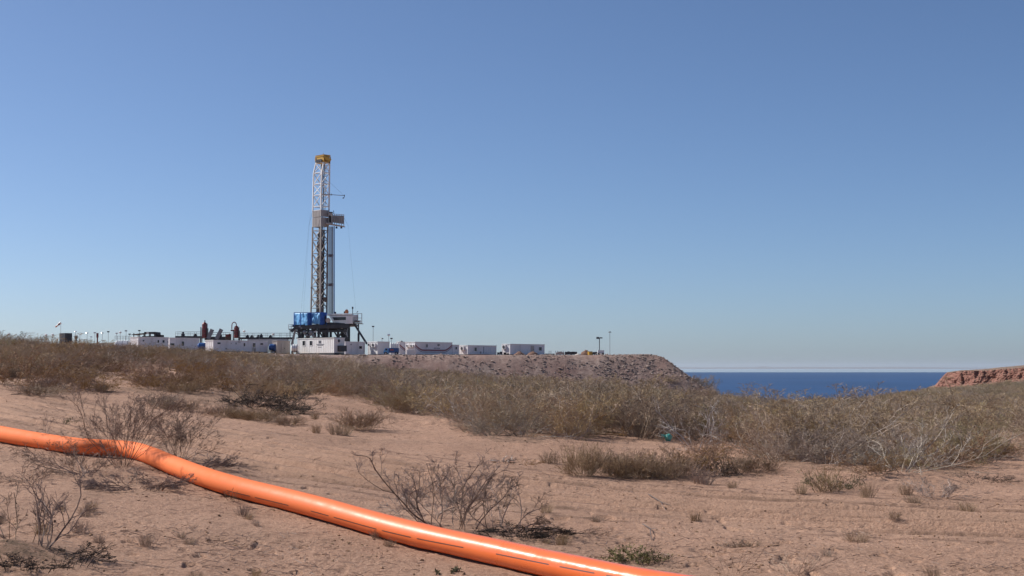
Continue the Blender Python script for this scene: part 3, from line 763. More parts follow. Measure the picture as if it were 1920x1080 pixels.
# round white tanks (left end, and right of the beige container)
def round_tank(name, label, px0, px1, D, topy, boty, rails=True, mat='white'):
    a = P(px0, 650, D); b = P(px1, 650, D); gz = H((a.x + b.x) / 2, D)
    z1 = zat(px0, topy, D) - gz; z0 = max(.25, zat(px0, boty, D) - gz); r = (z1 - z0) / 2; w = (b.x - a.x) / 2
    root = empty(name, ((a.x + b.x) / 2, D, gz)); tag(root, label, 'tank')
    r = max(r, .5); cz = z0 + r
    MB().tube([(-w, 0, cz), (-w + .25, 0, cz), (w - .25, 0, cz), (w, 0, cz)], [r * .55, r, r, r * .55], 20).build('tank_shell', M[mat], root, smooth=True)
    m = MB()
    for s in (-.65, 0, .65): m.tube([(s * w - .06, 0, cz), (s * w + .06, 0, cz)], r * 1.03, 20)
    m.build('tank_band', M['galv'], root)
    m = MB()
    for s in (-.65, .65): m.box((s * w - .15, -r * .8, -.1), (s * w + .15, r * .8, z0 + r * .25))
    m.build('saddle', M['dark'], root)
    if rails:
        m = MB(); k = 6
        for i in range(k + 1): m.bar((-w + i * 2 * w / k, -r * .3, cz + r * .9), (-w + i * 2 * w / k, -r * .3, cz + r + 1.0), .06)
        for zz in (.55, 1.0): m.bar((-w, -r * .3, cz + r + zz), (w, -r * .3, cz + r + zz), .06)
        m.build('railing', M['grey'], root)
    return root
round_tank('round_tank', 'round white tank with railings at the left end of the cabins', 216, 246, 326, 638.5, 656)
round_tank('round_tank', 'white round tank between the beige container and the sunlit emblem trailer', 546, 559.5, 306, 645.5, 660.5, False)
# small pump set on top platform left
# blue tank trailer
def blue_tank_trailer(px0, px1, D, topy, label):
    a = P(px0, 650, D); b = P(px1, 650, D); gz = H((a.x + b.x) / 2, D); w = (b.x - a.x) / 2
    z1 = zat(px0, topy, D) - gz
    root = empty('tank_trailer', ((a.x + b.x) / 2, D, gz)); tag(root, label, 'trailer')
    r = (z1 - .75) / 2
    MB().tube([(-w, 0, .75 + r), (-w + .3, 0, .75 + r), (w * .5, 0, .75 + r), (w * .5 + .3, 0, .75 + r)], [r * .6, r, r, r * .6], 18).build('tank_shell', M['blue'], root, smooth=True)
    MB().box((-w, -.7, .55), (w, .7, .73)).bar((w, 0, .64), (w + .9, 0, .45), .14).build('chassis', M['dark'], root)
    MB().box((w * .62, -.75, .74), (w, .75, z1 * .98)).build('pump_cover', M['blue'], root)
    for s in (.1, .55):
        wh = MB().tube([(s * w, -.95, .38), (s * w, -.72, .38)], .38, 14).build('wheel', M['black'], root)
        MB().tube([(s * w, -.97, .38), (s * w, -.952, .38)], .17, 10).build('rim', M['galv'], wh)
    return root
blue_tank_trailer(371, 387.5, 312, 642.6, 'blue round tank trailer with a black wheel between two long cabins')
root = blue_tank_trailer(504, 518, 309, 645.0, 'blue pump tank in the gap left of the beige container')
# pale rounded hood behind the first blue trailer
p = P(388, 650, 322); gz = H(p.x, p.y)
m = MB().tube([(0, 0, 0.2), (0, 0, 1.6), (0, 0, 2.2), (0, 0, 2.5)], [.95, .95, .75, .2], 16)
tag(m.build('storage_silo', M['roofw'], None, (p.x, 322, gz), smooth=True), 'short pale domed silo behind the blue tank trailer', 'silo')
# blue truck with white upright bottles behind
p0 = P(720, 650, 306); gz = H(P(734, 650, 306).x, 306); root = empty('blue_truck', (P(734, 650, 306).x, 306, gz)); tag(root, 'small blue truck parked in front of white upright cylinders', 'truck')
MB().prism([(-1.65, -.8, .45), (-.55, -.8, .45), (-.55, -.8, 1.0), (-.75, -.8, 1.45), (-1.25, -.8, 1.5), (-1.6, -.8, .95)], (0, 1.6, 0)).build('cab', M['bluet'], root)
MB().box((-1.25, -.83, 1.0), (-.8, -.801, 1.38)).build('side_window', M['glass'], root)
MB().box((-.5, -.85, .5), (1.6, .85, .7)).box((-.5, -.85, .702), (1.6, -.8, 1.55)).box((-.5, .8, .702), (1.6, .85, 1.5)).box((1.55, -.79, .702), (1.6, .79, 1.5)).box((-.5, -.79, .702), (-.45, .79, 1.55)).build('cargo_bed', M['blue'], root)
MB().box((-.2, -.873, .95), (.55, -.852, 1.3)).build('side_panel', M['stripe_red'], root)
for s in (-1.15, 1.1):
    wh = MB().tube([(s, -.87, .36), (s, -.66, .36)], .36, 14).build('wheel', M['black'], root)
    MB().tube([(s, -.885, .36), (s, -.872, .36)], .18, 10).build('rim', M['galv'], wh)
    MB().tube([(s, .66, .36), (s, .87, .36)], .36, 14).build('wheel', M['black'], root)
for i, px in enumerate((733.4, 737.6, 741.8, 746)):
    p = P(px, 650, 312); gz = H(p.x, p.y); tz = zat(px, 642.3, 312) - gz
    m = MB().tube([(0, 0, 0), (0, 0, tz - .35), (0, 0, tz - .1), (0, 0, tz)], [.23, .23, .15, .06], 12)
    o = tag(m.build('gas_cylinder', M['roofw'], None, (p.x, 312, gz), smooth=True), 'white upright cylinder behind the small blue truck', 'cylinder', 'white cylinders behind the blue truck')
for i, px in enumerate((765, 769, 773, 777)):
    p = P(px, 660, 312); gz = H(p.x, p.y); tz = zat(px, 656.2, 312) - gz
    m = MB().box((-.22, -.3, .05), (.22, .3, tz)).box((-.16, -.2, tz), (.16, .2, tz + .12))
    tag(m.build('water_drum', M['roofw'], None, (p.x, 312, gz)), 'small white drum in front of the sunny end of the striped trailer', 'drum', 'white drums before the striped trailer')

# ------------------------------------------------------------------ solids control: mud tanks, walkways, separators
def walkway_tank(name, label, px0, px1, D, topy, h, rail, mat='dark', legs=True):
    a = P(px0, 640, D); b = P(px1, 640, D); gz = H((a.x + b.x) / 2, D); z1 = zat((px0 + px1) / 2, topy, D) - gz; w = (b.x - a.x) / 2
    root = empty(name, ((a.x + b.x) / 2, D, gz)); tag(root, label, 'mud tank')
    m = MB().box((-w, -1.2, z1 - h), (w, 1.2, z1)); k = max(2, int(w * 2 / 1.2))
    for i in range(k + 1): m.box((-w + i * 2 * w / k - .05, -1.26, z1 - h - .02), (-w + i * 2 * w / k + .05, -1.201, z1 + .02))
    m.build('tank_body', M[mat], root)
    m = MB()
    for i in range(5):
        for s in (-1, 1): m.bar((-w + (i + .1) * 2 * w / 4.2, s, -.2), (-w + (i + .1) * 2 * w / 4.2, s, z1 - h), .16)
    m.build('leg_frame', M['dark'], root)
    if rail:
        m = MB(); k = max(3, int(w * 2 / 1.5))
        for s in (-1.15, 1.15):
            for i in range(k + 1): m.bar((-w + i * 2 * w / k, s, z1 + .0), (-w + i * 2 * w / k, s, z1 + 1.05), .05)
            for zz in (.55, 1.05): m.bar((-w, s, z1 + zz), (w, s, z1 + zz), .05)
        m.build('railing', M['grey'], root)
    rg = random.Random(px0)
    for i in range(int(w / 1.4)):
        x = -w + .8 + rg.random() * (2 * w - 1.6); hh = .4 + rg.random() * .7
        m = MB().box((x - .35, -.5, z1 + .01), (x + .35, .5, z1 + hh * .6)).tube([(x, 0, z1 + hh * .6), (x, 0, z1 + hh)], .22, 8)
        m.build('agitator_motor', M['dark'], root)
    return root
walkway_tank('mud_tank', 'dark walkway tank seen over the long cabin left of the tall red vessel', 331, 378, 352, 630.2, .5, True)
walkway_tank('mud_tank', 'dark tank with motors between the two red vessels', 386, 432, 356, 631.5, .9, True)
walkway_tank('mud_tank', 'long dark railed tank between the looped red vessel and the rig', 449, 551, 352, 632.6, .45, True)
walkway_tank('mud_tank', 'lower pale tank strip just above the office trailer roof', 466, 540, 344, 636.2, 1.6, False, 'galv')
# dark roofed shed
p = P(277, 640, 348); gz = H(p.x, p.y); root = empty('roofed_shed', (p.x, 348, gz)); tag(root, 'dark open shed with a slanted roof rising behind the leftmost long cabin', 'shed')
L = lambda px, py: (P(px, py, 348) - Vector((p.x, 348, gz)))
for nm, pts, th in (('roof', [(251, 627.4), (274, 624.8), (274, 625.8), (251, 628.4)], 2.2), ('roof', [(275, 622.8), (296.4, 622.6), (296.6, 624.6), (286, 626.5), (275, 625)], 2.4)):
    base = [L(a, b) for a, b in pts]
    MB().prism([Vector((v.x, -th, v.z)) for v in base], (0, 2 * th, 0)).build(nm, M['dark'], root)
m = MB()
for px in (255, 266, 276, 286, 295):
    for s in (-2, 2): v = L(px, 625); m.bar((v.x, s, -.1), (v.x, s, v.z), .18)
m.build('post', M['dark'], root)
a = L(293, 624); b = L(304.6, 628)
MB().box((a.x, -2.0, .3), (a.x + .6, 2.0, a.z)).box((L(296.8, 630).x, -1.6, .5), (b.x, 1.6, b.z)).box((L(270, 630).x, -1.8, .3), (L(296, 630).x, 1.8, L(270, 630.4).z)).build('machine_block', M['black'], root)
v = L(281.5, 625); MB().box((v.x - .25, -2.5, v.z - .15), (v.x + .3, -2.42, v.z + .2)).build('floodlight', M['white'], root)

# red separators
def separator(px, D, topy, boty, wpx, loop, label):
    p = P(px, 640, D); gz = H(p.x, p.y); z1 = zat(px, topy, D) - gz; z0 = zat(px, boty, D) - gz; r = wpx / 2 / FPX * D
    root = empty('separator_vessel', (p.x, D, gz)); tag(root, label, 'vessel', 'red separator vessels')
    m = MB().tube([(0, 0, z0), (0, 0, z0 + .2), (0, 0, z1 - .6), (0, 0, z1 - .2), (0, 0, z1)], [r * .6, r, r, r * .75, r * .2], 20)
    m.build('vessel_shell', M['red'], root, smooth=True)
    m = MB()
    for zz in (.3, .55, .8): m.tube([(0, 0, z0 + (z1 - z0) * zz - .05), (0, 0, z0 + (z1 - z0) * zz + .05)], r * 1.06, 20)
    m.build('band', M['mastd'], root)
    m = MB()
    for sx in (-1, 1):
        for sy in (-1, 1): m.bar((sx * r * 1.15, sy * r, -.2), (sx * r * 1.15, sy * r, z0 + (z1 - z0) * .62), .14)
    for zz in (.5, 2.0, 3.4): m.bar((-r * 1.15, -r, zz), (r * 1.15, -r, zz), .1)
    m.build('support_frame', M['dark'], root)
    m = MB()
    if loop:
        m.tube([(0, 0, z1 - .3)] + [(-r * .95 + r * .95 * math.cos(t), 0, z1 + .1 + .75 * math.sin(t)) for t in np.linspace(0, math.pi, 9)] + [(-r * 1.9, 0, z1 - .9)], .11, 8)
        m.box((-r * 2.3, -.3, z1 - 1.35), (-r * .9, .3, z1 - 1.0))
    else:
        m.tube([(r * .1, 0, z1 - .1), (r * .1, 0, z1 + .45)], .13, 8); m.tube([(-r * 1.35, -.2, .4), (-r * 1.35, -.2, z1 - 1.2)], .12, 8)
    m.build('vent_pipe', M['red'] if loop else M['dark'], root)
    m = MB(); x = r * 1.2
    for s in (-.18, .18): m.bar((x, -r * .5 + s, .2), (x, -r * .5 + s, z1 - .3), .05)
    for i in range(14): m.bar((x, -r * .5 - .18, .4 + i * (z1 - .8) / 14), (x, -r * .5 + .18, .4 + i * (z1 - .8) / 14), .04)
    m.build('ladder', M['grey'], root)
    return root
separator(383.2, 346, 604, 634, 9.6, False, 'tall dark red vessel left of the two slanted chutes')
separator(443, 346, 610.6, 634, 9.0, True, 'dark red vessel with a looped pipe on top')
p = P(428, 640, 348); gz = H(p.x, p.y); tz = zat(428, 626, 348) - gz
root = empty('valve_manifold', (p.x, 348, gz)); tag(root, 'dark red valve cluster left of the looped red vessel', 'valves')
m = MB(); rg = random.Random(4)
for i in range(7):
    x = -.6 + i * .2; m.tube([(x, rg.uniform(-.3, .3), .1), (x, 0, tz - rg.random())], .09, 7)
m.build('pipework', M['mastd'], root)
MB().box((-.5, -.4, tz - .8), (.1, .4, tz - .1)).tube([(.3, 0, tz - .6), (.3, 0, tz)], .25, 8).build('valve_body', M['red'], root)
for (a0, b0), (a1, b1), lab in (((390.5, 635), (398.2, 617.6), 'left slanted dark chute right of the tall red vessel'), ((405.6, 636), (415.4, 617.2), 'right slanted dark chute left of the looped red vessel')):
    q0 = P(a0, b0, 345); q1 = P(a1, b1, 345); gz = H(q0.x, 345); root = empty('slanted_chute', (q0.x, 345, gz)); tag(root, lab, 'chute', 'slanted chutes')
    o = Vector((q0.x, 345, gz))
    m = MB(); m.bar(q0 - o, q1 - o, .35, .9); m.build('chute', M['grey'], root)
    mid = (q0 + q1) / 2 - o
    MB().bar((mid.x, .2, 0), mid + Vector((0, .2, 0)), .12).bar((0, 0, -.1), q0 - o, .14).build('prop', M['dark'], root)

# ------------------------------------------------------------------ the drilling rig
RD = 350.0
rb = P(602, 660, RD); RZ = H(rb.x, rb.y); RB = Vector((rb.x, RD, RZ))
rig = empty('drilling_rig', RB)
tag(rig, 'tall drilling rig with a white lattice mast and a yellow crown above blue tarpaulins', 'drilling rig')
def Q(px, py, dy=0.0):
    """rig-local point seen at photo px,py at depth RD+dy"""
    return P(px, py, RD + dy) - RB
def rlink(m, name, mat, parent=rig, smooth=False): return m.build(name, M[mat], parent, None, smooth)
# four legs: F near corner, Lc left corner, Rc right corner, Bc back corner
def corners(py, pl, pf, pr):
    f = P(pf, py, RD); tl = tface(f.x, f.y, pl, False); tr = tface(f.x, f.y, pr, True)
    F_ = f; Lc = f + Vector((-DX * tl, DY * tl, 0)); Rc = f + Vector((DX * tr, DY * tr, 0)); Bc = Lc + Rc - F_
    return [v - RB for v in (F_, Lc, Bc, Rc)]
LEV_UP = [(304, 590.6, 606.8, 616.2), (322.5, 586.4, 603.6, 616.2), (343.5, 585.9, 602.6, 616.1), (364.5, 585.6, 602.2, 616), (386, 585.4, 601.9, 615.8), (393.5, 585.4, 601.8, 615.8)]
LEV_LO = [(424, 585.2, 601.6, 613.6), (431, 585.2, 601.6, 613.6), (449.5, 585.1, 601.5, 613.5), (474, 584.9, 601.2, 613.4), (495, 584.7, 601, 613.2), (515.5, 584.5, 600.9, 613.1), (535.5, 584.3, 600.8, 613), (557, 583.8, 600.7, 613), (577, 583.4, 600.6, 613), (588, 583.2, 600.6, 613)]
def lattice(levels, legr, br, mats, xall):
    cs = [corners(*l) for l in levels]
    for k in range(4):
        m = MB(); m.tube([c[k] for c in cs], legr, 4, True); rlink(m, 'mast_leg', mats[0])
    hz = MB(); dg = MB()
    for i, c in enumerate(cs):
        for k in range(4): hz.bar(c[k], c[(k + 1) % 4], br * 1.15)
    for i in range(len(cs) - 1):
        for k in range(4):
            a, b = k, (k + 1) % 4; ym = abs(cs[i][a].z - cs[i + 1][a].z)
            if ym < 1.6: continue
            if xall: dg.bar(cs[i][a], cs[i + 1][b], br); dg.bar(cs[i][b], cs[i + 1][a], br)
            elif i % 2: dg.bar(cs[i][a], cs[i + 1][b], br)
            else: dg.bar(cs[i][b], cs[i + 1][a], br)
    rlink(hz, 'cross_girt', mats[1]); rlink(dg, 'diagonal_brace', mats[1])
    return cs
up = lattice(LEV_UP, .20, .15, ('mastw', 'mastw'), False)
lo = lattice(LEV_LO, .21, .11, ('mastg', 'mastg'), True)
# grey cladding round the racking board level
c0 = corners(393.5, 584.8, 602.2, 616.2); c1 = corners(406, 584.8, 602.2, 616.2); c2 = corners(407, 585, 602.1, 615.5); c3 = corners(423.5, 585, 602.1, 615.5)
for a, b, nm in ((c0, c1, 'upper_cladding'), (c2, c3, 'lower_cladding')):
    m = MB(); n = 4
    for k in (0, 3):
        p0, p1 = (a[0], a[1]) if k == 0 else (a[0], a[3]); q0, q1 = (b[0], b[1]) if k == 0 else (b[0], b[3])
        nrm = Vector((-DX, -DY, 0)) * .1 if k == 0 else Vector((DX, -DY, 0)) * .1
        m.prism([p0, p1, q1, q0], nrm)
        for j in range(1, 6):
            t = j / 6; m.bar(p0.lerp(p1, t) + nrm * 1.3, q0.lerp(q1, t) + nrm * 1.3, .05)
    m.prism([a[1], a[2], b[2], b[1]], Vector((-DX, DY, 0)) * .06)
    rlink(m, nm, 'panel')
# crown
cc = corners(304, 590.2, 606.9, 617)
m = MB()
ctr = sum(cc, Vector()) / 4
def grow(cs, f, dz=0): return [ctr + (c - ctr) * f + Vector((0, 0, dz)) for c in cs]
m.prism(grow(cc, 1.06, 0), (0, 0, .45)); rlink(m, 'crown_platform', 'yellow')
cr = MB(); H1 = Q(600, 289.6).z - cc[0].z
cr.prism(grow(cc, .95, .62), (0, 0, H1 - 1.0)); cr.prism(grow(cc, 1.05, H1 - .36), (0, 0, .34))
g = grow(cc, 1.05, .45); g2 = grow(cc, 1.05, H1 - .37)
for k in range(4): cr.bar(g[k], g2[k], .18)
b0 = Q(611, 296.5); b1 = Q(620.2, 301); cr.bar(b0, b1, .55, .7); cr.bar(Q(606, 293), Q(616, 299), .4, .5)
rlink(cr, 'crown_block', 'yellow')
sh = MB()
for t in (.25, .5, .75):
    c = g[0].lerp(g[1], t) + Vector((-.12, -.12, 0)); sh.tube([c, c + Vector((-.15, -.15, 0))], .42, 12)
rlink(sh, 'sheave', 'dark')
rg_ = MB(); g3 = grow(cc, 1.1, H1); 
for k in range(4):
    rg_.bar(g3[k], g3[(k + 1) % 4] , .05)
rg_.bar(Q(606, 290), Q(606.3, 286.5), .07)
rlink(rg_, 'crown_railing', 'yellow')
hk = MB().bar(Q(617.5, 302), Q(617.8, 305.5), .12).tube([Q(617.8, 305), Q(617.8, 306.4)], .22, 8); rlink(hk, 'hoist_hook', 'dark')
# racking board at the right
F0 = c3[0]; Rr = c3[3]
board = MB()
z0 = Q(620, 423.6).z
bl = Q(612.5, 420); br_ = Q(645.0, 424.5)
board.prism([Q(611, 417.5, 0), Q(645.2, 423.6, 0), Q(645.2, 424.7, 0), Q(611, 419.5, 0)], (0, 2.4, 0)); rlink(board, 'racking_floor', 'panel')
cage = MB()
for dy in (0, 2.4):
    for i in range(6):
        t = i / 5; px = 622.5 + 22.3 * t; cage.bar(Q(px, 401 + 1.6 * t, dy), Q(px, 420.0 + 3.2 * t, dy), .11)
    for j, (ya, yb) in enumerate(((401, 402.6), (406, 408), (411, 413.4), (415.5, 418.5))): cage.bar(Q(622.5, ya, dy), Q(644.8, yb, dy), .11)
for px, y0_, y1_ in ((622.5, 401, 420), (644.8, 402.6, 423.2)):
    for t in (0, .33, .66, 1): cage.bar(Q(px, y0_ + (y1_ - y0_) * t, 0), Q(px, y0_ + (y1_ - y0_) * t, 2.4), .08)
rlink(cage, 'racking_cage', 'mastg')
m = MB().prism([Q(623, 403.4, 2.3), Q(644.4, 404.4, 2.3), Q(644.4, 420, 2.3), Q(623, 417, 2.3)], (0, .05, 0)); rlink(m, 'windscreen', 'panel')
m = MB().prism([Q(615.6, 397.5, .4), Q(622.4, 399.5, .4), Q(622.4, 419, .4), Q(615.6, 419, .4)], (0, 2, 0)); rlink(m, 'board_cabin', 'panel')
m = MB().prism([Q(616.8, 404, .3), Q(620.8, 405, .3), Q(620.8, 417, .3), Q(616.8, 417, .3)], (0, .1, 0)); rlink(m, 'opening_shade_panel', 'black')  # flat black sheet drawn for the shade inside the cabin opening
m = MB().bar(Q(626, 401, .5), Q(625.4, 394.5, .5), .12).bar(Q(617, 398, .5), Q(624, 398.6, .5), .3); rlink(m, 'antenna', 'dark')
m = MB()
for px in (631, 640):
    m = MB().bar(Q(px, 424, .6), Q(px, 427, .6), .1); m.box(tuple(Q(px, 427.6, .6) - Vector((.22, .2, .1))), tuple(Q(px, 426, .6) + Vector((.22, .2, .1)))); rlink(m, 'floodlight', 'dark')
# jib boom
m = MB().bar(Q(603, 363.6), Q(645.6, 366.8), .13).tube([Q(620.5, 364.8), Q(621.5, 364.9)], .25, 8); rlink(m, 'jib_boom', 'grey')
m = MB().bar(Q(646.2, 365), Q(645.6, 369.5), .14).tube([Q(643.6, 370.5), Q(644, 372)], .2, 8).bar(Q(645.6, 369.4), Q(643.8, 371), .12); rlink(m, 'jib_hook', 'dark')
m = MB().bar(Q(616, 340), Q(645, 366.5), .035); rlink(m, 'boom_stay', 'dark')
# inside the mast: guide rails, hoses, travelling block, top drive, ladder
def ctrp(py, fl=.5, fb=.5):
    lv = LEV_UP + LEV_LO; a = [np.interp(py, [l[0] for l in lv], [l[k] for l in lv]) for k in (1, 2, 3)]
    c = corners(py, *a); return c[0] + (c[1] - c[0]) * fl + (c[3] - c[0]) * fb
m = MB()
for fl in (.35, .65): m.tube([ctrp(y, fl, .6) for y in (306, 400, 500, 600)], .13, 6)
rlink(m, 'guide_rail', 'dark')
m = MB()
for i in range(8): m.tube([ctrp(306, .4 + .03 * i, .5), ctrp(436, .45 + .015 * i, .5)], .03, 5)
rlink(m, 'drilling_line', 'dark')
def blk(y0, y1, w, d, nm, mat, fl=.5):
    a = ctrp(y0, fl, .5); b = ctrp(y1, fl, .5); m = MB().bar(a, b, w, d)
    m.bar(a + Vector((0, 0, .3)), a, w * .6, d * .6).bar(b, b - Vector((0, 0, .3)), w * .55, d * .7); rlink(m, nm, mat)
blk(437, 448, 1.1, .6, 'travelling_block', 'dark'); blk(452, 470, 1.2, .9, 'top_drive', 'mastd')
m = MB()
for fl in (.25, .5, .75): m.bar(ctrp(430, fl, .75), ctrp(588, fl, .75), .32, .3)
rlink(m, 'hydraulic_cylinder', 'dark')
m = MB(); rr = random.Random(9)
for i in range(9):
    fl = .2 + .07 * i; pts = []
    for k in range(7): pts.append(ctrp(474 + k * 19, fl + rr.uniform(-.03, .03), .25 + .5 * ((i * 37) % 10) / 10))
    m.tube(pts, .07 + .05 * rr.random(), 6)
rlink(m, 'service_loop', 'mastd')
m = MB()
for k, y in enumerate(range(452, 585, 10)):
    a = ctrp(y, .78, .8); b = ctrp(y, .22, .8); m.bar(a, b, .35, .18)
    a = ctrp(y + 5, .3, .3); b = ctrp(y + 5, .7, .35)
    if k % 2: m.bar(a, b, .25, .8)
rlink(m, 'mast_spreader', 'mastd')
m = MB()
for s in (-.12, .12): m.bar(ctrp(306, .5, 1.03) + Vector((s, 0, 0)), ctrp(590, .5, 1.03) + Vector((s, 0, 0)), .06)
for y in range(308, 588, 4): c = ctrp(y, .5, 1.03); m.bar(c + Vector((-.12, 0, 0)), c + Vector((.12, 0, 0)), .05)
rlink(m, 'ladder', 'grey')
m = MB(); # dark box work at the mast foot
for (x0, x1, y0, y1) in ((597, 606, 575, 588), (606, 613, 558, 566), (585, 592, 586, 592)):
    m.prism([Q(x0, y0, 1), Q(x1, y0, 1), Q(x1, y1, 1), Q(x0, y1, 1)], (0, 1.4, 0))
rlink(m, 'winch_housing', 'mastd')
for _y in (496, 540): rlink(MB().bar(Q(584, _y, -.2), Q(582.8, _y - .6, -.2), .3), 'floodlight', 'dark')
# standpipe right of the pipes and guy lines
m = MB().tube([Q(626.6, 424, 1), Q(626.6, 588, 1)], .13, 8); rlink(m, 'standpipe', 'blued')
guys = [((579, 424), (564.5, 586)), ((653, 424), (668, 590)), ((581.5, 400), (569, 586))]
for a, b in guys:
    m = MB().tube([Q(*a, 2), Q((a[0] + b[0]) / 2 - .4, (a[1] + b[1]) / 2 + 1, 2), Q(*b, 2)], .011, 4); rlink(m, 'guy_line', 'dark')
m = MB().bar(Q(585, 400, 1), Q(579, 424, 2), .03).bar(Q(645, 408, 1), Q(653, 424, 2), .03); rlink(m, 'guy_line', 'dark')
# rig floor, tarpaulins
def slab(pts, dy0, th, nm, mat, par=rig):
    m = MB().prism([Q(a, b, dy0) for a, b in pts], (0, th, 0)); return rlink(m, nm, mat, par)
slab([(548, 609), (664, 606.5), (664, 610.5), (548, 613)], -2, 9, 'rig_floor', 'dark')
def tarp(px0, px1, y0, y1, dy, dy2, mat, seed, nm='tarpaulin'):
    nx, nz = 26, 14; V = []; F = []
    for j in range(nz + 1):
        for i in range(nx + 1):
            u = i / nx; v = j / nz
            px = px0 + (px1 - px0) * u; py = y0 + (y1 - y0) * v; dyy = dy + (dy2 - dy) * u
            py += (.7 * float(vnoise(np.array([u * 6. + seed]), np.array([0.]))[0])) * (1 if v == 1 else .3 * v)
            q = Q(px, py, dyy); d = float(fbm(np.array([u * 5. + seed * 3]), np.array([v * 3.]), 1.0, 4, seed)[0])
            V.append((q.x, q.y - .45 * d, q.z))
    nv = len(V); V += [(x, y + .12, z) for x, y, z in V]
    for j in range(nz):
        for i in range(nx):
            a = j * (nx + 1) + i; F.append((a, a + nx + 1, a + nx + 2, a + 1)); F.append((nv + a, nv + a + 1, nv + a + nx + 2, nv + a + nx + 1))
    rim = [i for i in range(nx + 1)] + [(j + 1) * (nx + 1) - 1 for j in range(1, nz + 1)] + [nz * (nx + 1) + i for i in range(nx - 1, -1, -1)] + [j * (nx + 1) for j in range(nz - 1, 0, -1)]
    for k in range(len(rim)): a, b = rim[k], rim[(k + 1) % len(rim)]; F.append((a, b, nv + b, nv + a))
    return link(nm, raw_mesh(nm, V, F, M[mat], True), rig)
tarp(551.2, 576.5, 587, 611, .6, -2.7, 'bluet', 1); tarp(576.4, 584, 587, 610, -2.7, -1.7, 'blued', 2); tarp(583, 600, 587, 607.5, -1.2, -3.1, 'bluet', 3)  # right-facing sheets get the darker blue, so their shade is painted
tarp(599.6, 612, 586.6, 609, -3.0, -1.4, 'blued', 4)
m = MB()
for px in (551.5, 563.5, 576, 584, 599.5, 612): m.bar(Q(px, 586.4, -2), Q(px, 611, -2), .16)
m.bar(Q(551, 586.4, -2), Q(612, 586.2, -2), .16)
rlink(m, 'windbreak_frame', 'blued')
# white roof beam, driller's cabin
None and slab([(611, 588.2), (660, 588), (660, 590.6), (611, 591)], -1.5, 4, 'roof_beam', 'white') if False else None
MB and rlink(MB().prism([Q(611, 588.2, .2), Q(660, 588, -3.2), Q(660, 590.4, -3.2), Q(611, 590.8, .2)], (0, 4, 0)), 'roof_beam', 'white')
def skew(px): return -.2 - 2.9 * (px - 617) / 44
def sslab(pts, off, th, nm, mat, par=rig):
    m = MB().prism([Q(a, b, skew(a) + off) for a, b in pts], (0, th, 0)); return rlink(m, nm, mat, par)
cab = sslab([(617, 592), (661, 591.5), (661, 606.8), (626, 607.2), (621.5, 600)], 0, 3.4, 'driller_cabin', 'white')
sslab([(623, 594.8), (648.5, 594.3), (648.5, 600), (626.5, 600.2)], -.08, .06, 'cabin_window', 'glass', cab)
sslab([(651, 593), (657.5, 593), (657.5, 606), (651, 606)], -.08, .06, 'cabin_door', 'grey_white', cab)
sslab([(626.5, 601), (648.5, 600.8), (647.5, 606.2), (628.5, 606.2)], -.08, .06, 'cabin_panel', 'roofw', cab)
m = MB().tube([Q(615, 600.5, -2.6), Q(615.5, 600.5, -2.0)], .6, 10); rlink(m, 'drum_cover', 'beige')
m = MB()
for a, b in (((611, 592), (611, 610)), ((620, 607), (620, 612)), ((614, 605), (650, 607.5))): m.bar(Q(*a, -2), Q(*b, -2), .3)
rlink(m, 'floor_frame', 'dark')
# small equipment on the cabin roof
m = MB().tube([Q(649.8, 587.5, -1), Q(650, 583.6, -1), Q(650.2, 580.2, -1)], [.45, .5, .2], 10); rlink(m, 'orange_bag', 'orange_cloth')
m = MB().tube([Q(646, 587.6, -1), Q(646, 584, -1)], .18, 8).bar(Q(628.5, 588, -1), Q(629, 584.8, -1), .35); rlink(m, 'horn', 'dark')
m = MB().tube([Q(661.2, 588, -1), Q(661.2, 577, -1)], .08, 6).tube([Q(661.2, 579, -1), Q(661.2, 575.2, -1)], .2, 8).bar(Q(669, 586, -1), Q(671.4, 583.4, -1), .16); rlink(m, 'beacon', 'dark')
# railed platform at the right end
m = MB().prism([Q(660, 605.2, -2), Q(678.6, 606, -2), Q(678.6, 607.2, -2), Q(660, 606.4, -2)], (0, 3.4, 0)); rlink(m, 'side_platform', 'grey')
m = MB()
for dy in (-2, 1.3):
    for px in (660.6, 671, 678.4): m.bar(Q(px, 587.4, dy), Q(px, 606.5, dy), .11)
    for y in (587.6, 596, 603): m.bar(Q(660.5, y, dy), Q(678.6, y + .4, dy), .1)
for y in (587.8, 596.4): m.bar(Q(678.5, y, -2), Q(678.5, y, 1.3), .1)
rlink(m, 'railing', 'mastg')
slab([(662.5, 590), (671, 590), (671, 602), (662.5, 602)], -.8, 1.0, 'control_panel', 'grey_white')
slab([(664, 601), (673, 601), (673, 604.8), (664, 604.8)], -1.2, .8, 'tool_box', 'dark')
slab([(673.4, 600.5), (676, 600.5), (676, 605), (673.4, 605)], -1.2, .6, 'white_bin', 'white')
# support legs and slanting pipe slide at right
m = MB()
m.bar(Q(655.2, 606, -1), Q(654.8, 665, -1), .28); m.bar(Q(672.4, 606, -1), Q(672.2, 665, -1), .2).bar(Q(672.3, 625, -1.2), Q(672.2, 640, -1.2), .36)
rlink(m, 'platform_leg', 'dark')
m = MB().bar(Q(662.5, 605, -1.6), Q(688, 645, -3.2), .42, .35); rlink(m, 'pipe_slide', 'dark')
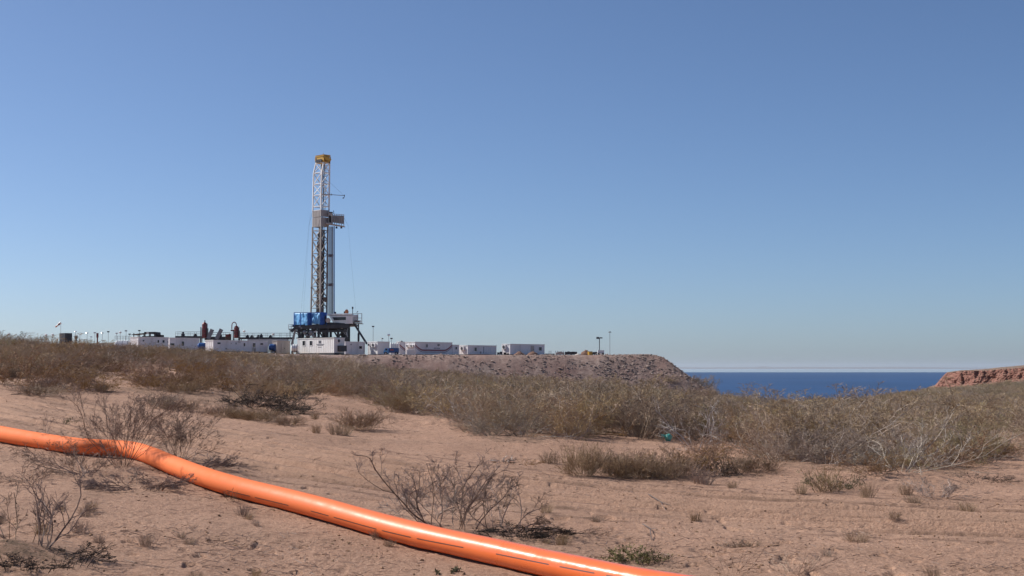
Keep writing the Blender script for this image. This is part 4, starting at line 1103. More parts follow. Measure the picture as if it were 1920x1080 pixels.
# left platform and stairs
m = MB().prism([Q(541, 616.4, -1.5), Q(556, 615.4, -1.5), Q(556, 617, -1.5), Q(541, 618, -1.5)], (0, 2.4, 0)); rlink(m, 'stair_landing', 'grey')
m = MB()
for px in (541.2, 546, 551.5): m.bar(Q(px, 608.6, -1.5), Q(px, 617, -1.5), .1)
for y in (608.8, 612.5): m.bar(Q(541, y, -1.5), Q(552, y - .3, -1.5), .1)
rlink(m, 'railing', 'galv')
m = MB().bar(Q(543.8, 618, -1.3), Q(543.8, 640, -1.3), .14); rlink(m, 'landing_post', 'dark')
m = MB()
for dy in (-1.5, -.3):
    m.bar(Q(554, 617, dy), Q(547, 646, dy), .18, .5)
for i in range(16):
    t = i / 15; m.bar(Q(554 - 7 * t, 617.5 + 27 * t, -1.5), Q(554 - 7 * t, 617.5 + 27 * t, -.3), .35, .08)
rlink(m, 'staircase', 'mastg')
m = MB().bar(Q(558, 611, -1.2), Q(546, 622, -1.2), .9, .6).bar(Q(556, 616, 0), Q(548, 636, 0), .5, .3); rlink(m, 'flow_line', 'dark')
# substructure
m = MB()
legs = [(567, 3), (578, -2), (597.5, -2.4), (606, 4), (614, -2.2), (620, 4), (634, -2.2), (647.5, -1.8), (652, 4)]
for px, dy in legs: m.bar(Q(px, 611, dy), Q(px, 667, dy), .45)
for a, b, dy, w in (((555, 614), (655, 611.6), -2.3, .9), ((555, 621), (600, 619), -2, .35), ((598, 621.6), (650, 620.6), -2.2, .5), ((598, 634), (652, 634), -2.2, .5), ((556, 634), (598, 634), -2.2, .3), ((600, 612), (650, 610), 4, 1.6)):
    m.bar(Q(*a, dy), Q(*b, dy), w)
for a, b, dy in (((614, 634), (606.5, 620), -2), ((634, 634), (627, 622), -2), ((634, 634), (641, 622), -2), ((606, 634), (598, 620), -2), ((578, 634), (590, 616), -2), ((590, 612), (604, 600), -1.9), ((647, 622), (650, 660), -1.5)): m.bar(Q(*a, dy), Q(*b, dy), .34)
rlink(m, 'substructure', 'dark')
slab([(596, 611), (614, 611), (614, 634), (607, 634), (606, 622), (598, 621)], .5, 2, 'drawworks', 'dark')
slab([(614, 607.4), (651, 606.8), (651, 619), (614, 620)], .3, 2.5, 'floor_underside', 'dark')
slab([(640, 620), (650.5, 619), (650.5, 640), (644, 640), (638, 628)], 0.4, 2.2, 'tank_wall', 'dark')
slab([(596, 634.5), (652, 634.5), (652, 660), (596, 660)], 1.2, 3, 'base_box', 'black')
# pipework and blowout preventer under the left part
m = MB(); rr = random.Random(12)
for i in range(26):
    px = 558 + rr.random() * 38; py = 613 + rr.random() * 18; dy = -2 + rr.random() * 3
    q = Q(px, py, dy); d = Vector((rr.uniform(-1, 1), rr.uniform(-.5, .5), rr.uniform(-1, 1))).normalized() * rr.uniform(.5, 1.6)
    m.tube([q - d, q, q + d.yzx * .7], .10 + .14 * rr.random(), 7)
rlink(m, 'pipework', 'grey')
for px, py, rad in ((572, 623, .45), (583.5, 624, .55), (588, 629, .4), (576, 629, .35), (563, 612.5, .3), (566, 615, .28)):
    q = Q(px, py, -2.2); m = MB().tube([q, q + Vector((-.1, -.5, 0)), q + Vector((-.12, -.6, 0))], [rad, rad, rad * .5], 14); rlink(m, 'pulley', 'grey', smooth=True)
for px, py in ((602.6, 613.4), (641, 614), (571.5, 613.3), (565.3, 614.5)):
    q = Q(px, py, -2.6); m = MB().box(tuple(q - Vector((.24, .1, .22))), tuple(q + Vector((.24, .1, .22)))); rlink(m, 'work_light', 'white')
m = MB().bar(Q(560, 613, -1.5), Q(562, 634, -1.5), .7).bar(Q(567.5, 614, -1.8), Q(567, 634, -1.8), .4).bar(Q(591, 616, -1.5), Q(591, 634, -1.5), .35); rlink(m, 'support_column', 'dark')
m = MB().bar(Q(596.6, 622, -2.3), Q(596.6, 634, -2.3), .3).bar(Q(588, 622.4, -2.3), Q(597, 622, -2.3), .25).bar(Q(592, 632, -2.3), Q(597, 632, -2.3), .25); rlink(m, 'pale_frame', 'grey_white')
m = MB().bar(Q(647, 618, -2), Q(652, 632, -2), .2).bar(Q(643, 620, -2), Q(648, 628, -2), .15); rlink(m, 'light_brace', 'galv')
# racked drill pipes: individual lengths standing on the floor
for i, px in enumerate((615.4, 617, 618.4, 619.8, 621.2, 622.4, 623.6, 624.6)):
    for j in range(1):
        q0 = P(px, 589, RD + .6 + j * 1.1); q1 = P(px - .15 + .1 * j, 424.5, RD + .6 + j * 1.1)
        m = MB().tube([Vector((0, 0, 0)), q1 - q0], .066, 7); n_ = 3
        for k in range(1, 3):
            c = (q1 - q0) * (k / 3); m.tube([c - Vector((0, 0, .35)), c + Vector((0, 0, .35))], .095, 7)
        tag(m.build('drill_pipe', M['galv'] if i == 7 else M['pipe'], None, q0), 'long drill pipe racked upright in the bundle right of the mast', 'drill pipe', 'drill pipes racked beside the mast')
# ------------------------------------------------------------------ orange hose across the foreground
def build_hose():
    pts = [(-330, 776), (-200, 794), (-80, 812), (0, 831), (55, 841), (115, 851), (170, 857), (225, 858), (265, 868), (300, 885), (345, 904), (400, 923), (480, 947), (560, 966), (640, 986), (700, 1003), (760, 1022), (840, 1047),
           (920, 1067), (1000, 1087), (1100, 1108), (1200, 1126), (1400, 1160), (1700, 1200)]
    W = [G(a, b) for a, b in pts]
    # Catmull-Rom through the ground points
    path = []
    for i in range(1, len(W) - 2):
        for k in range(14):
            t = k / 14; path.append(_cub(W[i - 1], W[i], W[i + 1], W[i + 2], t))
    P2 = np.array([[p.x, p.y] for p in path])
    k = np.ones(19) / 19; Ps = P2.copy()
    for c in (0, 1): Ps[9:-9, c] = np.convolve(P2[:, c], k, 'valid')
    pp = projv(Ps[:, 0], Ps[:, 1], h_mid(Ps[:, 0], Ps[:, 1]))[0]; sel = (pp > 380) & (pp < 1400)
    cf = np.polyfit(Ps[sel, 0], Ps[sel, 1], 2); bl = sstep(330, 520, pp); Ps[:, 1] = Ps[:, 1] * (1 - bl) + np.polyval(cf, Ps[:, 0]) * bl
    s = np.concatenate([[0], np.cumsum(np.hypot(*np.diff(Ps, axis=0).T))]); n = int(s[-1] / .07); q = np.linspace(0, s[-1], n)
    X = np.interp(q, s, Ps[:, 0]); Y = np.interp(q, s, Ps[:, 1])
    tx = np.gradient(X); ty = np.gradient(Y); L = np.hypot(tx, ty); tx /= L; ty /= L
    R = .172
    # camera side of the ground contact was picked, so step half a radius away from the viewer
    nx, ny = ty, -tx; sgn = np.where(nx * (0 - X) + ny * (0 - Y) > 0, -1, 1); nx, ny = nx * sgn, ny * sgn
    X = X + nx * R * .62; Y = Y + ny * R * .62
    Z = h_mid(X, Y) + .02; k = np.ones(25) / 25; Zp = np.pad(Z, 12, mode='edge'); Z = np.convolve(Zp, k, 'valid') + R * .90
    Z = Z + .03 * vnoise(q / 2.3, q * 0, 5)
    seg = 40; V = np.zeros((n, seg, 3)); a = np.linspace(0, 2 * math.pi, seg, endpoint=False)
    fx = np.sign(-nx * 0 + 1)
    wob = .010 * vnoise(q / .9, q * 0, 15) + .004 * vnoise(q / .22, q * 0, 16)
    # crumple rings at the bend by the shrubs
    bend = np.exp(-((X + 7.0) / 1.6) ** 2); wob = wob * np.clip((X + 4) / 3, .3, 1) + 0 * bend * np.sin(q * 2 * math.pi / .19 + 2 * vnoise(q / .5, q * 0, 18))
    for j, t in enumerate(a):
        rr = R + wob
        V[:, j, 0] = X + nx * np.cos(t) * rr * 1.05; V[:, j, 1] = Y + ny * np.cos(t) * rr * 1.05; V[:, j, 2] = Z + np.sin(t) * rr * .96
    idx = np.arange(n * seg).reshape(n, seg)
    qd = np.stack([idx[:-1], np.roll(idx, -1, 1)[:-1], np.roll(idx, -1, 1)[1:], idx[1:]], -1).reshape(-1, 4)
    o = link("orange_hose", raw_mesh("orange_hose", V.reshape(-1, 3), qd, M['hose'], True))
    tag(o, 'thick glossy orange hose lying across the sand in the foreground', 'hose')
    # printed line: dashes along the side that faces the viewer, and the thin upper seam
    def dash(q0, q1, ang, hw):
        i0, i1 = np.searchsorted(q, [q0, q1]); V2 = []; F2 = []
        for i in range(i0, i1):
            for e in (-1, 1):
                t = math.pi - np.interp(px[i], [447, 820, 1000, 1250], [-.32, -.02, .18, .38]) + e * hw; rr = R + wob[i] + .0022
                V2.append((X[i] + nx[i] * math.cos(t) * rr * 1.05, Y[i] + ny[i] * math.cos(t) * rr * 1.05, Z[i] + math.sin(t) * rr * .96))
        for i in range(i1 - i0 - 1): F2.append((2 * i, 2 * i + 1, 2 * i + 3, 2 * i + 2))
        if F2: link('printed_dash', raw_mesh('printed_dash', V2, F2, M['print'], True), o)
    ang = math.pi - .22; dot = 0
    px, py = projv(X, Y, Z); st = np.searchsorted(px, 442); p = q[st]
    gaps = random.Random(3); end = q[min(len(q) - 1, np.searchsorted(px, 1330))]
    while p < end:
        ln = gaps.choice((.55, .75, 1.0, 1.15)); dash(p, p + ln, ang, .034); p += ln + gaps.choice((.09, .09, .09, .6))
M['print'] = mk("grey_brown_print_on_hose", (.10, .05, .04), .5, var=.3, scale=12)
build_hose()

# ------------------------------------------------------------------ shrub generator
def norm(v): return v / np.maximum(np.linalg.norm(v, axis=-1, keepdims=True), 1e-9)
def grow_shrub(seed, nst, Hh, tilt, kids_, lens, r0, wander=.25, lift=.12, base=.08, segs=(5, 4, 3, 2), lean=(0, 0), rmin=.0025, zmin=.015, c0=.2, ang=.75, xys=1.0):
    g = np.random.default_rng(seed)
    az = g.random(nst) * 2 * math.pi; ti = np.radians(g.uniform(tilt[0], tilt[1], nst))
    d = np.stack([np.sin(ti) * np.cos(az) + lean[0], np.sin(ti) * np.sin(az) + lean[1], np.cos(ti)], 1); d = norm(d)
    rb_ = base * np.sqrt(g.random(nst)); p = np.stack([rb_ * np.cos(az), rb_ * np.sin(az), -.06 + 0 * az], 1)
    L = Hh * g.uniform(.6, 1.05, nst) / np.maximum(d[:, 2], .5); r = r0 * g.uniform(.6, 1.1, nst) * (L / L.max()) ** .5
    A = []; out = []
    for lv in range(len(kids_) + 1):
        k = segs[min(lv, len(segs) - 1)]; n = len(L); pts = [p]; dirs = [d]; dd = d
        for i in range(k):
            dd = norm(dd + wander * g.standard_normal((n, 3)) / math.sqrt(k) * 1.6 + np.array([0, 0, lift / k]))
            q = pts[-1] + dd * (L / k)[:, None]; q[:, 2] = np.maximum(q[:, 2], zmin + .03 * g.random(n)); pts.append(q); dirs.append(dd)
        PT = np.stack(pts, 1); DR = np.stack(dirs, 1)
        tip = .55 if lv < len(kids_) else .35
        tone = np.clip(g.beta(2, 2, n), 0, 1)
        for i in range(k):
            ra = r * (1 - (1 - tip) * i / k); rb2 = r * (1 - (1 - tip) * (i + 1) / k)
            out.append((PT[:, i], PT[:, i + 1], ra, rb2, tone, np.full(n, lv)))
        if lv == len(kids_): ends = (PT, DR, L, n); break
        m = kids_[lv]; pi_ = np.repeat(np.arange(n), m); t = g.uniform(c0, .99, n * m); s = t * k; i0 = np.minimum(s.astype(int), k - 1); f = (s - i0)[:, None]
        np_ = PT[pi_, i0] * (1 - f) + PT[pi_, i0 + 1] * f; nd = DR[pi_, i0 + 1]
        rv = g.standard_normal((n * m, 3)); rv -= nd * (rv * nd).sum(1, keepdims=True); rv = norm(rv)
        nd = norm(nd + rv * ang * g.uniform(.6, 1.4, (n * m, 1)))
        nl = L[pi_] * lens[lv] * g.uniform(.5, 1.2, n * m) * (1.15 - .5 * t); nr = np.maximum(r[pi_] * .58 * (1 - .35 * t), rmin)
        p, d, L, r = np_, nd, nl, nr
    S = [np.concatenate([o[i] for o in out]) for i in range(6)]
    zt = np.percentile(S[1][:, 2], 99.0); kz = Hh / max(zt, .02)
    for A_ in (S[0], S[1], ends[0]):
        zz = A_[..., 2] * kz; A_[..., 2] = np.where(zz > Hh, Hh + (zz - Hh) * .35, zz)
        A_[..., 0] *= xys; A_[..., 1] *= xys
    return S, ends
def seg_mesh(S, mask=None, rscale=1.0):
    p0, p1, ra, rb_, tone, lv = [s if mask is None else s[mask] for s in S]
    n = len(p0); d = norm(p1 - p0); u = np.cross(d, np.array([.31, .52, .8])); u = norm(u); v = np.cross(d, u)
    V = np.zeros((n, 6, 3))
    for k in range(3):
        a = 2 * math.pi * k / 3; o = u * math.cos(a) + v * math.sin(a)
        V[:, k] = p0 + o * (ra * rscale)[:, None]; V[:, 3 + k] = p1 + o * (rb_ * rscale)[:, None]
    b = (np.arange(n) * 6)[:, None]
    F = np.concatenate([b + np.array([[k, (k + 1) % 3, 3 + (k + 1) % 3, 3 + k]]) for k in range(3)])
    return V.reshape(-1, 3), F, np.repeat(tone, 6)
def leaves(ends, seed, per, size):
    PT, DR, L, n = ends; g = np.random.default_rng(seed); m = n * per
    i = np.repeat(np.arange(n), per); t = g.random(m) * (PT.shape[1] - 1); j = np.minimum(t.astype(int), PT.shape[1] - 2); f = (t - j)[:, None]
    c = PT[i, j] * (1 - f) + PT[i, j + 1] * f
    a = norm(g.standard_normal((m, 3))); b = norm(np.cross(a, g.standard_normal((m, 3)))); s = size * g.uniform(.5, 1.3, (m, 1))
    V = np.stack([c, c + (a + b * .45) * s * .5, c + a * s, c + (a - b * .45) * s * .5], 1).reshape(-1, 3)
    F = np.arange(m * 4).reshape(-1, 4)
    return V, F, np.repeat(g.random(m), 4)

def shrub_proto(kind, seed):
    """returns (stem mesh, twig mesh)"""
    if kind == 'thick':
        S, E = grow_shrub(seed, 15, 1.3, (12, 66), (7, 7, 6), (.48, .50, .50), .010, xys=.85, wander=.34, lift=.28, base=.3, rmin=.0032, c0=.15); sm, tm, lf = 'tw_stem', 'tw_thick', None
    elif kind == 'olive':
        S, E = grow_shrub(seed, 16, 1.2, (15, 70), (7, 7, 6), (.45, .48, .50), .010, xys=.85, wander=.3, lift=.35, base=.3, rmin=.0032, c0=.2); sm, tm, lf = 'tw_stem', 'tw_thick', (2, .018)
    elif kind == 'silver':
        S, E = grow_shrub(seed, 13, 1.3, (25, 74), (7, 6), (.42, .42), .013, wander=.26, lift=.05, base=.2, rmin=.0034, c0=.3, xys=.9); sm, tm, lf = 'tw_silver', 'tw_silver', None
    elif kind == 'rust':
        S, E = grow_shrub(seed, 18, .85, (8, 72), (7, 5, 4), (.5, .5, .5), .009, wander=.3, lift=.2, base=.28, rmin=.0035); sm, tm, lf = 'tw_rust', 'tw_rust', (3, .02)
    elif kind == 'cushion':
        S, E = grow_shrub(seed, 80, .5, (2, 66), (8, 5), (.5, .5), .004, wander=.2, lift=.15, base=.30, xys=.85, rmin=.0026, segs=(3, 2, 2)); sm, tm, lf = 'tw_straw', 'tw_straw', None
    elif kind == 'tuft':
        S, E = grow_shrub(seed, 70, .32, (2, 36), (4,), (.4,), .003, wander=.18, lift=.1, base=.10, rmin=.0022, segs=(3, 2)); sm, tm, lf = 'tw_straw', 'tw_straw', None
    elif kind == 'dark':
        S, E = grow_shrub(seed, 26, .75, (35, 84), (7, 6, 3), (.5, .45, .5), .011, wander=.45, lift=-.1, base=.5, rmin=.004); sm, tm, lf = 'tw_dark', 'tw_dark', None
    V, F, T = seg_mesh(S, S[5] <= 1 if len(E[0]) and S[5].max() > 1 else S[5] <= 0)
    a = raw_mesh(kind + "_stems", V, F, M[sm], False, dict(tone=T))
    V, F, T = seg_mesh(S, S[5] > 1 if S[5].max() > 1 else S[5] > 0)
    if lf:
        V2, F2, T2 = leaves(E, seed + 1, *lf); F2 = F2 + len(V); V = np.vstack([V, V2]); F = np.vstack([F, F2]); T = np.append(T, T2)
    b = raw_mesh(kind + "_twigs", V, F, M[tm if kind != 'olive' else 'tw_olive'], False, dict(tone=T))
    return a, b
M['tw_olive'] = twig_mat("olive_brown_twigs", [(.19, .14, .088), (.37, .285, .18), (.30, .25, .14), (.48, .385, .28)])
KINDS = {}
for kd, ns in (('thick', 4), ('olive', 3), ('silver', 2), ('rust', 2), ('cushion', 2), ('tuft', 3), ('dark', 2)):
    KINDS[kd] = [shrub_proto(kd, 100 + 17 * i + len(kd) * 31) for i in range(ns)]
NAME = dict(thick='thicket_shrub', olive='olive_shrub', silver='dead_shrub', rust='rust_shrub', cushion='cushion_shrub', tuft='grass_tuft', dark='dark_brush')
def place_shrub(kind, var, loc, sc, rz, label, cat='shrub', group=None, tilt=0.0, name=None):
    a, b = KINDS[kind][var % len(KINDS[kind])]
    o = bpy.data.objects.new(name or NAME[kind], a); C.objects.link(o)
    o.location = loc; o.rotation_euler = (tilt, 0, rz); o.scale = sc if isinstance(sc, (tuple, list)) else (sc,) * 3
    t = bpy.data.objects.new('twigs', b); C.objects.link(t); t.parent = o
    tag(o, label, cat, group); return o

# --- hand placed shrubs: kind, variant, photo px of the base, height factor, width factor, label
HERO = [
 ('cushion', 0, 678, 806, 1.25, 1.25, 'rounded brown cushion shrub alone on the sand near the middle left'),
 ('cushion', 1, 1090, 893, 1.5, .8, 'upright dark based cushion shrub alone on the sand right of the bare foreground shrub'),
 ('tuft', 0, 1031, 868, 1.0, 1.2, 'small brown tuft between the dead wood and the upright cushion shrub'),
 ('cushion', 0, 1138, 877, .75, .7, 'small loose shrub just right of the upright cushion shrub'),
 ('cushion', 1, 1182, 895, 1.25, .95, 'leftmost brown cushion of the row along the sand edge'),
 ('rust', 0, 1238, 893, .85, .7, 'rusty brown bushy shrub inside the row along the sand edge, below the teal bag'),
 ('rust', 1, 1283, 893, .8, .65, 'rusty brown bushy shrub right of the other one in the row'),
 ('tuft', 1, 1316, 907, 1.4, 1.5, 'pale straw tuft at the front of the row, right of the rusty shrubs'),
 ('dark', 0, 1343, 893, .75, .5, 'blackish brush between two straw tufts in the row'),
 ('tuft', 2, 1368, 893, 1.5, 1.7, 'pale straw tuft ending the row on the right'),
 ('tuft', 0, 1548, 921, 1.6, 2.0, 'straw tuft with green leaves at its foot on the sand at the right'),
 ('tuft', 1, 1501, 925, .8, .7, 'tiny dark tuft left of the green footed straw tuft'),
 ('tuft', 2, 1626, 935, 1.0, .9, 'thin straw tuft right of the green footed one'),
 ('tuft', 0, 1699, 927, .8, .8, 'short straw tuft left of the low bare shrub at the right'),
 ('tuft', 1, 1714, 944, .6, .9, 'tiny straw tuft under the low bare shrub at the right'),
 ('tuft', 2, 1813, 957, .6, 1.0, 'tiny tuft right of the low bare shrub at the right'),
 ('tuft', 0, 1606, 1014, .55, 1.0, 'small lone tuft on the track at the lower right'),
 ('tuft', 1, 1395, 1021, .45, 1.5, 'flat dark tuft on the sand at the lower middle right'),
 ('cushion', 0, 540, 797, .7, .9, 'low yellowish cushion at the left of the sandy hollow'),
 ('cushion', 1, 487, 790, .75, 1.1, 'low brown cushion below the black brush pile'),
 ('cushion', 0, 452, 786, .7, 1.1, 'low brown cushion left of the others below the black brush pile'),
 ('cushion', 1, 415, 780, .8, 1.1, 'brown cushion at the left foot of the black brush pile'),
 ('dark', 0, 462, 762, 1.0, 1.1, 'black dead brush pile on its left side, above the low brown cushions'),
 ('dark', 1, 505, 768, .95, 1.2, 'black dead brush pile, middle clump'),
 ('dark', 0, 545, 776, .7, .7, 'black dead brush pile, right end clump beside the sandy hollow'),
 ('tuft', 2, 590, 787, .8, .8, 'tiny dark tuft in the sandy hollow'),
 ('tuft', 0, 628, 816, 1.1, 1.0, 'thin straw tuft left of the rounded cushion shrub, near one'),
 ('tuft', 1, 645, 817, .9, 1.2, 'thin straw tuft left of the rounded cushion shrub, far one'),
 ('tuft', 1, 593, 811, 1.0, .8, 'small grey tuft on the edge of the track below the sandy hollow'),
 ('rust', 0, 173, 732, .85, 1.0, 'rounded reddish brown shrub alone beside the small dune'),
 ('rust', 1, 100, 735, .7, 1.1, 'low reddish brown shrub left of the rounded one beside the dune'),
 ('rust', 0, 30, 722, 1.7, 1.6, 'big rusty brown shrub at the left edge'),
 ('rust', 1, 262, 712, 1.4, 1.3, 'dark rusty shrub on top of the small dune'),
 ('cushion', 0, 272, 722, 1.1, 1.0, 'brown cushion below the dark rusty dune shrub'),
 ('cushion', 1, 76, 742, .8, 1.4, 'low dull cushion left at the edge of the track'),
 ('cushion', 0, 300, 760, .8, 1.1, 'dull low shrub on the track edge right of the dune'),
 ('cushion', 1, 335, 768, .7, 1.2, 'dull low shrub on the track edge above the left bare shrub'),
 ('silver', 0, 1312, 846, 1.15, 1.35, 'big silvery dead shrub arching over the teal bag'),
 ('silver', 1, 1690, 893, 1.1, 1.3, 'silvery dead shrub in the large clump at the right'),
 ('silver', 0, 1745, 876, .9, .8, 'upright silvery branches right of the arching ones at the right'),
 ('silver', 1, 1180, 815, .8, .9, 'silvery dead branches in the middle of the scrub edge'),
 ('silver', 0, 462, 727, .7, 1.1, 'pale dead branches above the black brush pile'),
 ('silver', 1, 848, 770, .9, .7, 'silvery dead branches left of the middle scrub edge'),
 ('rust', 0, 1330, 866, .75, .7, 'rusty shrub standing below and right of the silvery arching shrub'),
 ('cushion', 0, 1212, 896, 1.15, .9, 'brown cushion between the leftmost one and the rusty shrub of the row'),
 ('cushion', 1, 1262, 897, 1.0, .8, 'brown cushion squeezed between the two rusty shrubs of the row'),
 ('cushion', 0, 1160, 894, .7, .8, 'low pale cushion at the very left end of the row'),
 ('rust', 1, 1300, 886, .8, .6, 'rusty shrub behind the pale straw tuft at the front of the row'),
 ('cushion', 1, 1420, 890, .8, .9, 'brown cushion in the sand edge under the thicket, right of the row'),
 ('rust', 0, 1640, 898, .7, .8, 'low rusty shrub at the front foot of the large clump on the right'),
 ('olive', 0, 1345, 828, 1.0, .9, 'green tinted shrub behind the silvery arching one'),
]
rr = random.Random(21)
for kd, var, px, py, hs, ws, lab in HERO:
    q = G(px, py); place_shrub(kd, var, (q.x, q.y, q.z - .01), (ws, ws, hs), rr.uniform(0, 6.28), lab, 'grass tuft' if kd == 'tuft' else 'shrub')
# green leaves at the foot of the straw tuft
def small_plant(px, py, seed, hh, n, mat, label, spread=(20, 80), name='green_weed', lean=(0, 0), leaf=True, kids2=(5,), cat='plant', r0=.004, lens=(.5, .5), base=.12):
    S, E = grow_shrub(seed, n, hh, spread, kids2, lens, r0, base=base, rmin=.0022, segs=(4, 2, 2), lean=lean)
    V, F, T = seg_mesh(S)
    if leaf: V2, F2, T2 = leaves(E, seed, 6, .035); F = np.vstack([F, F2 + len(V)]); V = np.vstack([V, V2]); T = np.append(T, T2)
    q = G(px, py); o = link(name, raw_mesh(name, V, F, M[mat], False, dict(tone=T)), None, (q.x, q.y, q.z)); return tag(o, label, cat)
small_plant(1576, 916, 5, .32, 22, 'tw_green', 'dark green weed lying to the right of the straw tuft', lean=(.5, 0))
small_plant(1527, 908, 6, .28, 14, 'tw_green', 'pale green weed left of the straw tuft')
small_plant(1190, 1052, 7, .2, 40, 'tw_green', 'low olive weed patch behind the hose at the bottom', (40, 88))
small_plant(1225, 1060, 8, .3, 14, 'tw_bare', 'thin dry sprigs beside the olive weed patch', (10, 70), 'dry_sprig', leaf=False)
small_plant(1490, 1078, 9, .3, 26, 'tw_straw', 'sparse grey sprigs at the bottom edge right of the hose', (10, 80), 'dry_sprig', leaf=False)
small_plant(1370, 1076, 10, .32, 10, 'tw_bare', 'a few thin dark sprigs at the bottom edge', (10, 60), 'dry_sprig', leaf=False)
small_plant(838, 1075, 11, .05, 8, 'tw_green', 'tiny green seedling on the near side of the hose', (30, 80))
small_plant(120, 800, 12, .2, 6, 'tw_green', 'tiny green sprout above the hose at the left', (10, 60))
small_plant(82, 812, 13, .55, 8, 'tw_bare', 'thin upright dry sprig behind the hose at the left', (2, 25), 'dry_sprig', leaf=False)
small_plant(440, 938, 14, .2, 14, 'tw_straw', 'pale dry sprig against the near side of the hose', (5, 35), 'dry_sprig', leaf=False)

# --- bare winter shrubs of the foreground, each with its own growth
def bare(px, py, seed, nst, hh, tilt, kids_, lens, r0, lean, label, mat='tw_bare', wander=.3, lift=.1, base=.1, ang=.6, rmin=.0019, name='bare_shrub', zmin=.015):
    S, E = grow_shrub(seed, nst, hh, tilt, kids_, lens, r0, wander=wander, lift=lift, base=base, lean=lean, ang=ang, rmin=rmin, segs=(7, 5, 3, 2), c0=.3, zmin=zmin)
    q = G(px, py); V, F, T = seg_mesh(S, S[5] <= 1 if S[5].max() > 1 else S[5] <= 0)
    o = link(name, raw_mesh(name, V, F, M[mat], False, dict(tone=np.clip(T + .15, 0, 1))), None, (q.x, q.y, q.z)); tag(o, label, 'shrub')
    V, F, T = seg_mesh(S, S[5] > 1 if S[5].max() > 1 else S[5] > 0); link('twigs', raw_mesh('twigs', V, F, M[mat], False, dict(tone=T)), o)
    return o
bare(228, 876, 31, 26, 1.6, (4, 42), (8, 7, 5), (.42, .45, .5), .008, (.02, 0), 'tall bare shrub in front of the bend of the hose', lift=.3)
bare(338, 862, 32, 22, 1.1, (4, 48), (8, 7, 5), (.42, .45, .5), .008, (.1, 0), 'bare shrub behind the hose, right of the bend', lift=.3)
bare(160, 892, 33, 20, .62, (30, 72), (7, 6, 5), (.42, .45, .5), .008, (-.5, 0), 'low bare shrub leaning left, left of the tall bare one', lift=.1)
bare(255, 912, 34, 46, .28, (60, 88), (7, 6, 4), (.45, .5, .5), .008, (.1, 0), 'flat tangle of dead twigs on the sand before the bend of the hose', lift=-.1, base=.55)
bare(370, 878, 35, 34, .3, (55, 88), (7, 6, 3), (.4, .45, .5), .007, (.4, 0), 'flat twig tangle behind the hose, right of the bend', lift=0, base=.35)
bare(82, 1046, 36, 9, .95, (8, 52), (6, 5, 4), (.42, .42, .45), .0125, (.4, 0), 'sparse thick stemmed bare shrub leaning right at the lower left corner', lift=.2, base=.08, ang=.5)
bare(32, 1030, 37, 6, .8, (4, 45), (6, 5, 4), (.42, .42, .45), .010, (-.15, 0), 'sparse bare shrub at the left edge beside the corner one', lift=.2, base=.2, ang=.5)
bare(55, 905, 38, 12, .5, (20, 70), (6, 5, 4), (.42, .42, .45), .006, (-.1, 0), 'faint fine twigged shrub at the left edge below the hose', lift=.2)
bare(858, 986, 39, 20, 1.2, (6, 52), (7, 7, 6), (.42, .45, .5), .0135, (-.02, 0), 'large open bare shrub behind the middle of the hose', lift=.35, base=.5, mat='tw_bare')
bare(800, 972, 40, 12, .5, (30, 80), (7, 6, 4), (.42, .45, .5), .012, (-.3, 0), 'grey twisted branches at the left foot of the large open bare shrub', mat='tw_stem', lift=.05, base=.3)
bare(950, 990, 41, 10, .75, (20, 65), (7, 7, 6), (.42, .45, .5), .011, (.3, 0), 'bare shrub leaning right at the right foot of the large open one', lift=.15, base=.25)
bare(985, 1003, 42, 60, .16, (70, 89), (7, 6, 3), (.5, .5, .5), .007, (.35, 0), 'dark flat mat of dead twigs laid as the shadow right of the large open bare shrub', mat='tw_dark', lift=-.2, base=.55)  # fallen twigs, blackened and spread to paint in the shrub's shadow
bare(1755, 932, 43, 30, .38, (20, 76), (6, 5, 4), (.42, .45, .5), .006, (0, 0), 'low bare grey shrub alone on the sand at the right', mat='tw_stem', lift=.2, base=.25)
bare(1838, 905, 44, 26, .22, (60, 88), (5, 4, 2), (.45, .45, .5), .006, (.4, 0), 'dark flat twigs laid as a shadow right of the large clump at the right', mat='tw_dark', lift=-.1, base=.5)  # blackened twigs put where a bush shadow lies
bare(60, 1062, 45, 70, .17, (50, 89), (7, 5, 3), (.5, .5, .5), .006, (0, 0), 'brown twig litter on the mound at the lower left corner', mat='tw_dark', lift=-.1, base=.75)
bare(945, 868, 46, 18, .14, (70, 89), (4, 2), (.4, .4), .013, (0, 0), 'small heap of grey dead wood on the sand', mat='tw_stem', base=.18, name='dead_wood')
bare(985, 872, 47, 20, .14, (60, 89), (5, 3), (.5, .4), .005, (.4, 0), 'brown flat twigs right of the grey dead wood', mat='tw_rust', base=.35)
for (a0, b0), (a1, b1), lab in (((1216, 928), (1255, 965), 'curved fallen stick on the sand right of the middle'), ((20, 742), (55, 744), 'dark fallen stick at the far left of the track'), ((1205, 985), (1222, 1015), 'short dry stick on the sand above the weed patch')):
    p0, p1 = G(a0, b0), G(a1, b1); mid = (p0 + p1) / 2 + Vector((.05, .06, .06))
    m = MB(p0).tube([p0 + Vector((0, 0, .01)), mid, p1 + Vector((0, 0, .02))], .011, 5, r2=.004).tube([mid, mid + (p1 - p0) * .3 + Vector((.08, .05, .05))], .006, 4, r2=.003)
    me = m.build('fallen_stick', M['mastd'], None, p0); tag(me, lab, 'stick')

